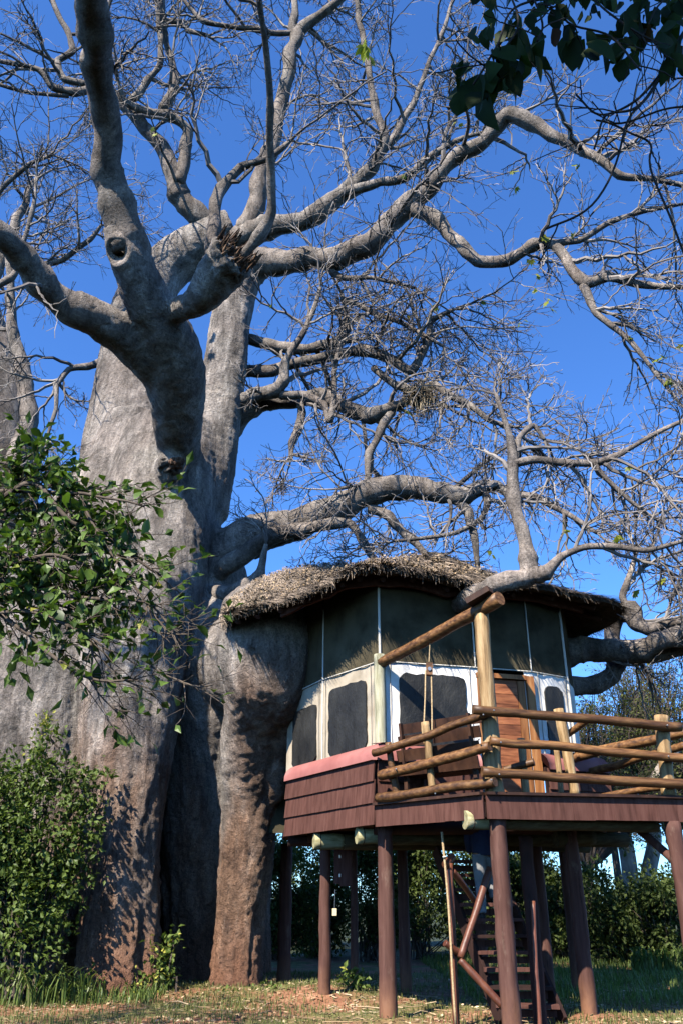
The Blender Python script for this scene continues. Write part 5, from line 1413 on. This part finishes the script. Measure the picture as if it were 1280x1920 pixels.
for p, d in cand:
    pv = Vector(p); zz = zc(pv); u = 640 + pv.x / zz * F_PX
    vv = 960 - F_PX * (-(pv.y) * SP + (pv.z - CAMZ) * CP) / zz
    if u < -20 and random.random() > .25: continue
    # keep the outline: leaves thin out towards the right and below
    dens = 1.0 if u < 120 else max(0.35, 1.0 - (u - 120) / 330)
    if vv > 1160: dens *= 0.55
    if vv > 1250: dens *= 0.6
    if vv < 1130 and u < 230: dens = 1.0
    if random.random() > dens: continue
    dd = Vector(d).normalized() + Vector((random.gauss(0, .6), random.gauss(0, .6), random.gauss(-.1, .5)))
    if u >= -20 and cnt < 298:
        M = rand_leaf_M(pv, dd, random.uniform(0.75, 1.25), 0.3)
        link('leaf', random.choice(LV), None, left_tree, M); cnt += 1
    else:
        mass_c.append(tuple(pv)); mass_d.append(tuple(dd))
if mass_c: leaf_mass(mass_c[:2400], mass_d[:2400], 0.115, 0.068, MAT['leaf_fg_s'], 'foliage', left_tree)

# unseen crown of this tree, added outside the frame to dapple the ground
nC = 2600
cc = nrm(RNG.normal(size=(nC, 3))) * (RNG.uniform(0, 1, nC) ** (1/3))[:, None] * (1.75, 2.0, 1.7) + (-6.6, 7.2, 8.0)
cc = cc[np.array([fbm(q, 0.9) > -0.12 for q in cc])]
leaf_mass(cc, RNG.normal(size=cc.shape) + (0, 0, -.3), 0.15, 0.09, MAT['leaf_fg_s'], 'foliage', left_tree)
mb = MB(); tube([tp, Vector((-5.2, 7.1, 5.2)), Vector((-6.2, 7.2, 7.0)), Vector((-6.6, 7.2, 8.6))], [.05, .045, .035, .02], 8, mb); mb.build('branch', MAT['brownbark'], left_tree, smooth=True)

# ---- dark overhanging tree at the top right
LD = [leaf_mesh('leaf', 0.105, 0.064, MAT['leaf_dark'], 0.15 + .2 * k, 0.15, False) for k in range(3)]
tb = Vector((3.9, 0.3, 0))
rows_list = [
 [(1420,-120,2.3,16.1),(1290,60,2.2,9.3),(1240,130,2.15,7.4),(1200,200,2.1,5.6),(1140,220,2.1,3.7),(1105,280,2.1,2.5)],
 [(1240,130,2.15,5.6),(1190,190,2.15,5.0),(1130,215,2.15,3.1),(1080,175,2.15,1.9)],
 [(1200,198,2.1,4.3),(1150,290,2.1,3.1),(1105,380,2.1,1.9),(1020,430,2.1,1.2)],
 [(1300,200,2.2,5.6),(1240,205,2.2,3.7),(1170,230,2.2,3.1),(1120,225,2.2,2.5)],
 [(1130,225,2.15,3.1),(1190,250,2.15,3.1),(1232,270,2.15,2.5),(1230,330,2.15,1.9),(1300,500,2.15,1.2)],
 [(1330,-60,2.2,8.7),(1200,-30,2.1,6.2),(1080,-20,2.0,5.6),(960,10,1.95,4.3),(930,90,1.95,3.1),(890,160,1.95,2.5)],
 [(1100,-30,2.0,5.0),(1130,20,2.0,3.1),(1180,60,2.0,2.5),(1250,90,2.0,1.9)],
 [(960,-20,1.95,3.7),(965,50,1.95,3.1),(935,110,1.95,2.5)],
 [(1050,-30,2.0,3.7),(1060,40,2.0,2.5),(1140,75,2.0,1.9),(1200,130,2.0,1.9)],
 [(1330,40,2.2,6.2),(1270,40,2.2,4.3),(1240,90,2.2,3.1),(1255,140,2.2,1.9)],
 [(1280,-20,2.1,4.3),(1230,20,2.1,3.1),(1200,70,2.1,1.9)],
 [(1000,-30,1.95,3.7),(1010,40,1.95,2.5),(1000,80,1.95,1.9)],
]
right_tree, cand = leafy_tree('overhanging_tree', 'dark broad-leaved tree overhanging the top right corner', rows_list, None, None, tb,
    (np.array([tuple(tb + Vector((0,0,-.1))), (3.7, .6, 2.0), (3.1, 1.2, 4.0), tuple(at(1420, -120, 2.3)), (0.9, 0.2, 6.6), (-0.6, -1.2, 8.0)]), np.array([.16, .13, .09, .06, .05, .03])), 0, 'darktwig', 1, 3.5, None, L1=(0.08, .22), k2=1)
HAND = [(915,80,.9),(890,95,.7),(925,40,.8),(880,190,1.2),(900,200,1.5),(918,180,1.3),(935,170,1.0),(870,150,1.0),(960,110,1.1),(985,130,1.1),(1000,145,.9),(945,150,1.2),(975,60,.9),(990,55,.8),(1010,90,1.0),(1040,40,1.0),(1050,55,.9),(1065,100,1.2),(1090,95,1.2),(1110,110,1.1),(1120,120,.9),(1060,55,.6),(1160,60,.8),(1175,75,1.1),(1190,45,1.0),(1170,100,1.0),(1165,135,1.1),(1180,120,.7),(1205,65,1.1),(1225,40,1.2),(1245,30,1.2),(1260,70,1.3),(1270,110,1.3),(1250,100,1.2),(1265,140,1.1),(1240,60,1.2),(1275,20,1.2),(1215,90,1.0),(1105,5,.9),(1130,10,.9),(1150,25,.8),(1030,10,1.0),(1000,5,1.0),(960,5,.9),(905,5,1.0),(1085,15,.9),(1200,10,1.1),(1180,5,1.0),(1140,90,.5),(1115,45,.5),(1098,60,.5),(1070,15,1.0),(1020,25,.9),(1045,85,.9),(955,80,1.0),(970,95,1.0),(925,130,1.2),(905,165,1.2),(895,175,1.3),(940,125,1.0)]
for u, v, s in HAND:
    for q in range(3):
        p = at(u + random.uniform(-14, 14), v + random.uniform(-12, 8) - 30, random.uniform(1.9, 2.15) if u < 1130 else random.uniform(2.0, 2.25))
        M = rand_leaf_M(p, (random.gauss(0, .55), random.gauss(0, .5), -0.6), s * random.uniform(.75, 1.15), 0.5)
        link('leaf', random.choice(LD), None, right_tree, M)
# unseen rest of its crown, added toward the sun to shade the leaves in view
n = 9500
cc = RNG.normal(size=(n, 3)); cc = nrm(cc) * (RNG.uniform(0, 1, n) ** (1/3))[:, None]
cc = cc * (2.4, 2.3, 1.9) + (0.2, -0.3, 8.2)
ok = np.array([(p[1] * CP + (p[2] - CAMZ) * SP) < 0.1 or abs((-(p[1]) * SP + (p[2] - CAMZ) * CP) / (p[1] * CP + (p[2] - CAMZ) * SP)) > 0.72 for p in cc])
cc = cc[ok]
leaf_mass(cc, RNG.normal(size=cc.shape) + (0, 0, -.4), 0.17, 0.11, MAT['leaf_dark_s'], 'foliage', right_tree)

# ---- bush at the foot of the baobab
def bush(name, label, centers, n, L, W_, mat, base, stems=10, cat='bush', group=None, barkname='brownbark', tonebias=0.0):
    """centers: (pos, radii) ellipsoids; leaves gather on shells and sprigs."""
    root = thing(name, base, label, cat, group)
    tot = sum(r[0] * r[1] * r[2] for _, r in centers) ** 1.0
    C_, D_, T_ = [], [], []
    mb = MB()
    SP_, SR_ = [], []
    for c, r in centers:
        k = max(4, int(n * (r[0] * r[1] * r[2]) / tot / 14))
        dirn = nrm(RNG.normal(size=(k, 3)))
        rad = RNG.uniform(0.45, 1.08, k)[:, None]
        tips = np.array(c) + dirn * rad * np.array(r)
        for q, dd in zip(tips, dirn):
            m = 14
            sub = q - dd * RNG.uniform(0, .35, m)[:, None] * min(r) * .6 + RNG.normal(size=(m, 3)) * L * 0.8
            C_.append(sub); D_.append(dd + RNG.normal(size=(m, 3)) * 0.8 + (0, 0, -0.1))
            T_.append(np.clip(RNG.uniform(0, 1) * .5 + RNG.uniform(0, .5, m) + tonebias, 0, 1))
        for q in range(max(3, k // 12)):
            e = tips[RNG.integers(k)]
            SP_.append(np.linspace(np.array(base) + RNG.normal(size=3) * (.15, .15, 0), e, 6) + RNG.normal(size=(6, 3)) * 0.06 * np.array([0, 1, 1, 1, 1, 0])[:, None]); SR_.append(np.linspace(.022, .006, 6))
    tubes(np.array(SP_), np.array(SR_), 5, mb)
    mb.build('stems', MAT[barkname], root, kind='stuff')
    C_ = np.concatenate(C_); D_ = np.concatenate(D_); T_ = np.concatenate(T_)
    C_[:, 2] = np.maximum(C_[:, 2], 0.03)
    leaf_mass(C_, D_, L, W_, mat, 'foliage', root, T_)
    return root
def E(u, v, Y, ru, rv, ry):
    p = at(u, v, Y); f = zc(p) / F_PX
    return (tuple(p), (ru * f, ry, rv * f))
bush('bush', 'dense green bush against the foot of the big baobab', [E(60,1450,15.6,80,50,.45), E(10,1500,15.6,90,70,.5), E(130,1480,15.6,75,40,.4), E(190,1450,15.7,35,18,.2), E(60,1570,15.5,130,80,.55), E(20,1680,15.4,110,90,.6), E(100,1670,15.5,75,80,.45), E(-60,1600,15.6,120,150,.7), E(90,1400,15.7,22,25,.2), E(60,1770,15.4,90,50,.4), E(165,1540,15.7,40,40,.25), E(140,1615,15.7,40,30,.25)], 11500, 0.122, 0.074, MAT['leaf_bush'], at(40, 1870, 15.6) * 1.0)
bush('vine_plant', 'yellow-green creeper climbing above the bush on the trunk', [E(82,1370,15.9,9,35,.08), E(78,1410,15.9,10,25,.08)], 170, 0.09, 0.06, MAT['leaf_bush'], at(80, 1430, 15.9), tonebias=.55)
bush('vine_plant', 'small creeper with bright leaves on the trunk right of the bush', [E(222,1455,16.55,8,22,.05), E(218,1500,16.55,8,18,.05)], 120, 0.09, 0.06, MAT['leaf_bush'], at(220, 1520, 16.6), tonebias=.4)
bush('seedling', 'leafy green seedling in the dark gap between the trunk pillars', [E(305,1790,16.6,20,45,.25), E(292,1830,16.6,30,25,.25)], 420, 0.12, 0.07, MAT['leaf_bush'], at(300, 1860, 16.6), tonebias=.25)
bush('ground_creeper', 'yellow-green creeper hugging the base of the front pillar', [E(200,1840,16.3,45,35,.2), E(245,1850,16.3,40,25,.2), E(150,1855,16.1,50,20,.2), E(190,1780,16.5,20,30,.1)], 1300, 0.065, 0.045, MAT['leaf_bush'], at(200, 1885, 16.2), tonebias=.35)
bush('seedling', 'small green weed at the foot of the right pillar', [E(500,1862,16.6,28,16,.2), E(440,1868,16.5,25,10,.2)], 260, 0.08, 0.05, MAT['leaf_bush'], at(500, 1880, 16.5), tonebias=.25)
bush('seedling', 'small broad-leaved plant on the earth mound between stilts', [E(655,1842,16.6,16,12,.15), E(672,1855,16.5,12,12,.1)], 130, 0.12, 0.08, MAT['leaf_bush'], at(662, 1862, 16.5), tonebias=.25)
# long grass tuft below the bush
mbt = thing('grass_tuft', at(70, 1868, 15.2), 'tuft of long arching grass under the bush', 'grass')
def tuft(root, base, n, h, w, spread, mat):
    P_ = []
    V, Fc, T_ = [], [], []
    for k in range(n):
        az = random.uniform(0, 6.28); L = h * random.uniform(.5, 1.1); d = Vector((math.cos(az), math.sin(az), 0)); s = Vector((-d.y, d.x, 0)) * w * random.uniform(.7, 1.3)
        b = Vector(base) + Vector((random.gauss(0, spread), random.gauss(0, spread * .5), 0)); ln = random.uniform(.25, .8) * L
        pts = [b + Vector((0, 0, L)) * (t * (1.25 - .55 * t * t)) * .9 + d * ln * t * t for t in (0, .3, .6, .85, 1)]
        n0 = len(V)
        for i, q in enumerate(pts):
            ws = s * (1, 1, .85, .5, .05)[i]; V += [tuple(q - ws), tuple(q + ws)]
        Fc += [(n0 + 2*i, n0 + 2*i + 1, n0 + 2*i + 3, n0 + 2*i + 2) for i in range(4)]
        T_ += [random.random()] * 10
    mb = MB(); mb.add(V, np.array(Fc), np.array(T_))
    mb.build('blades', mat, root, kind='stuff')
b0 = at(70, 1868, 15.2)
tuft(mbt, (b0.x, b0.y, 0), 70, 0.85, 0.011, 0.35, MAT['longgrass'])
b1 = at(140, 1862, 15.4)
t2 = thing('grass_tuft', b1, 'second tuft of long grass between bush and front pillar', 'grass')
tuft(t2, (b1.x, b1.y, 0), 45, 0.75, 0.011, 0.25, MAT['longgrass'])
for i, (u, lab) in enumerate(((1205, 'strap-leaved plant at the left of the sunny lawn clump'), (1240, 'strap-leaved plant in the middle of the sunny lawn clump'), (1275, 'strap-leaved plant cut by the right edge of the picture'))):
    b = at(u, 1812, 22.2)
    t3 = thing('strap_leaf_plant', (b.x, 22.2, 0), lab, 'plant', 'strap-leaved plants on the lawn edge')
    tuft(t3, (b.x, 22.2, 0), 60, 0.75, 0.022, 0.2, MAT['longgrass'])

# ---- shrubs behind the stilts and at the lawn edge
SHR = [ # u, vtop, Y, half width px, label
 (1140, 1600, 25, 90, 'rounded green shrub behind the lawn, left of the right stilt'),
 (1235, 1650, 24, 70, 'olive shrub at the right edge behind the lawn'),
 (1045, 1600, 26, 70, 'tall loose shrub seen between the rear stilts'),
 (960, 1545, 29, 70, 'dark shrub seen behind the stairs'),
 (870, 1545, 29, 80, 'dark shrub behind the hanging rope'),
 (780, 1555, 27, 80, 'dark shrub right of the second stilt'),
 (690, 1550, 26, 70, 'dark shrub between the two front left stilts'),
 (600, 1545, 28, 80, 'dark shrub behind the maroon box'),
 (530, 1550, 26, 60, 'dark shrub beside the right trunk pillar'),
 (1300, 1590, 28, 70, 'tall shrub beyond the right edge of the lawn'),
 (1090, 1630, 33, 80, 'far shrub between the two rearmost stilts'), (560, 1560, 34, 110, 'far shrub left of the maroon box'), (740, 1560, 34, 110, 'far shrub behind the second stilt'), (920, 1570, 34, 110, 'far shrub behind the person on the stairs')]
for u, vt, Y, hw, lab in SHR:
    top = at(u, vt, Y); f = zc(top) / F_PX; H = top.z
    rx = hw * f * 1.35
    cs = []
    for k in range(13):
        a = random.uniform(0, 6.28); rr = random.uniform(0, .75)
        cz = random.uniform(.12, .88) * H
        q = random.uniform(.32, .5)
        cs.append(((top.x + math.cos(a) * rr * rx, Y + math.sin(a) * rr * rx * .8, min(cz, H - q * rx * .5)), (rx * q, rx * q, max(.3, rx * q * .8))))
    bush('shrub', lab, cs, 6500, 0.13, 0.08, MAT['leaf_shrub'], (top.x, Y, 0), group='shrubs behind the tree house')

# ---- acacias and the pale-stemmed tree on the right
def acacia(name, label, u, Y, vbase_h, crown, n, mat, barkname, seedr, lean=0.0, thick=.18, L=0.12, W_=0.065, nst=26):
    bx_ = at(u, 1700, Y).x
    root = thing(name, (bx_, Y, 0), label, 'tree', 'trees beyond the lawn')
    tips = []
    mb = MB()
    fork = Vector((bx_ + lean * 2, Y, vbase_h))
    tube([Vector((bx_, Y, -.2)), Vector((bx_ + lean, Y, vbase_h * .5)), fork], [thick, thick * .8, thick * .65], 10, mb)
    _smooth(mb, 'trunk', MAT[barkname], root)
    mb = MB()
    C_, D_, T_ = [], [], []
    for c, r in crown:
        c = np.array(c); r = np.array(r)
        k = nst
        tp = c + nrm(RNG.normal(size=(k, 3))) * (RNG.uniform(0.1, 1, k) ** .5)[:, None] * r
        st = np.tile(np.array(fork), (k, 1)); mid = (st * .45 + tp * .55) + RNG.normal(size=(k, 3)) * .25 + (0, 0, .3)
        t = np.linspace(0, 1, 7)[None, :, None]
        P_ = st[:, None] * (1 - t) ** 2 + 2 * mid[:, None] * t * (1 - t) + tp[:, None] * t ** 2 + RNG.normal(size=(k, 7, 3)) * .05
        R_ = np.linspace(thick * .38, .012, 7)[None].repeat(k, 0)
        tubes(P_, R_, 5, mb)
        S, Dd, rr, pi = spawn(P_, R_, 9, .35, 1.0, .4, 1.2)
        P2, R2 = grow(S, Dd, RNG.uniform(.5, 1.3, len(S)), np.minimum(rr * .6, .02), np.full(len(S), .006), 6, .22, (0, 0, .02))
        tubes(P2, R2, 3, mb, cap=False)
        S, Dd, rr, pi = spawn(P2, R2, 4, .25, 1.0, .4, 1.2)
        P3, R3 = grow(S, Dd, RNG.uniform(.2, .5, len(S)), np.full(len(S), .007), np.full(len(S), .004), 4, .22, (0, 0, .02))
        tubes(P3, R3, 3, mb, cap=False)
        q = P3[:, 1:].reshape(-1, 3); dv = (P3[:, 1:] - P3[:, :-1]).reshape(-1, 3)
        pick = RNG.integers(0, len(q), n // len(crown))
        C_.append(q[pick] + RNG.normal(size=(len(pick), 3)) * .05); D_.append(dv[pick] * 3 + RNG.normal(size=(len(pick), 3)) * .5)
        T_.append(np.clip(RNG.uniform(0, .75, len(pick)) + RNG.uniform(-.1, .25), 0, 1))
    mb.build('branches', MAT[barkname], root, kind='stuff')
    leaf_mass(np.concatenate(C_), np.concatenate(D_), L, W_, mat, 'crown', root, np.concatenate(T_))
    return root
acacia('acacia_tree', 'airy grey-green acacia right of the hut under the big limb', 1165, 32, 3.4, [E(1150,1340,32,75,55,1.8), E(1210,1300,32,70,50,1.8), E(1120,1420,31.5,60,60,1.6), E(1190,1430,31.5,70,50,1.7)], 12000, MAT['leaf_acacia'], 'brownbark', 1)
acacia('acacia_tree', 'tall airy acacia at the right picture edge behind the rail', 1275, 35, 3.6, [E(1260,1290,35,80,50,2), E(1270,1400,34,60,70,1.8), E(1190,1255,36,70,30,1.9), E(1290,1480,33,40,50,1.5)], 11000, MAT['leaf_acacia'], 'brownbark', 2)
acacia('acacia_tree', 'low dense acacia close behind the right end of the hut', 1110, 28, 2.4, [E(1105,1480,28,60,45,1.4), E(1165,1500,28,55,45,1.4), E(1230,1500,28.5,55,40,1.4), E(1095,1380,29,40,60,1.4)], 11000, MAT['leaf_acacia'], 'brownbark', 3)
pale = thing('pale_stemmed_tree', (at(1190, 1700, 30).x, 30, 0), 'pale twin-stemmed tree rising behind the lawn shrubs', 'tree', 'trees beyond the lawn')
for rows in ([(1192,1800,30,34),(1185,1700,30,32),(1178,1620,30,30),(1166,1555,30,28),(1150,1490,30,20),(1120,1420,30,12)], [(1196,1800,30,34),(1205,1700,30,32),(1216,1630,30,28),(1226,1570,30,26),(1215,1500,29.8,24),(1240,1440,29.7,20),(1275,1400,29.5,12)]):
    p, r = px_tube(rows, 6); mb = MB(); tube(p, r, 12, mb); _smooth(mb, 'stem', MAT['palebark'], pale)
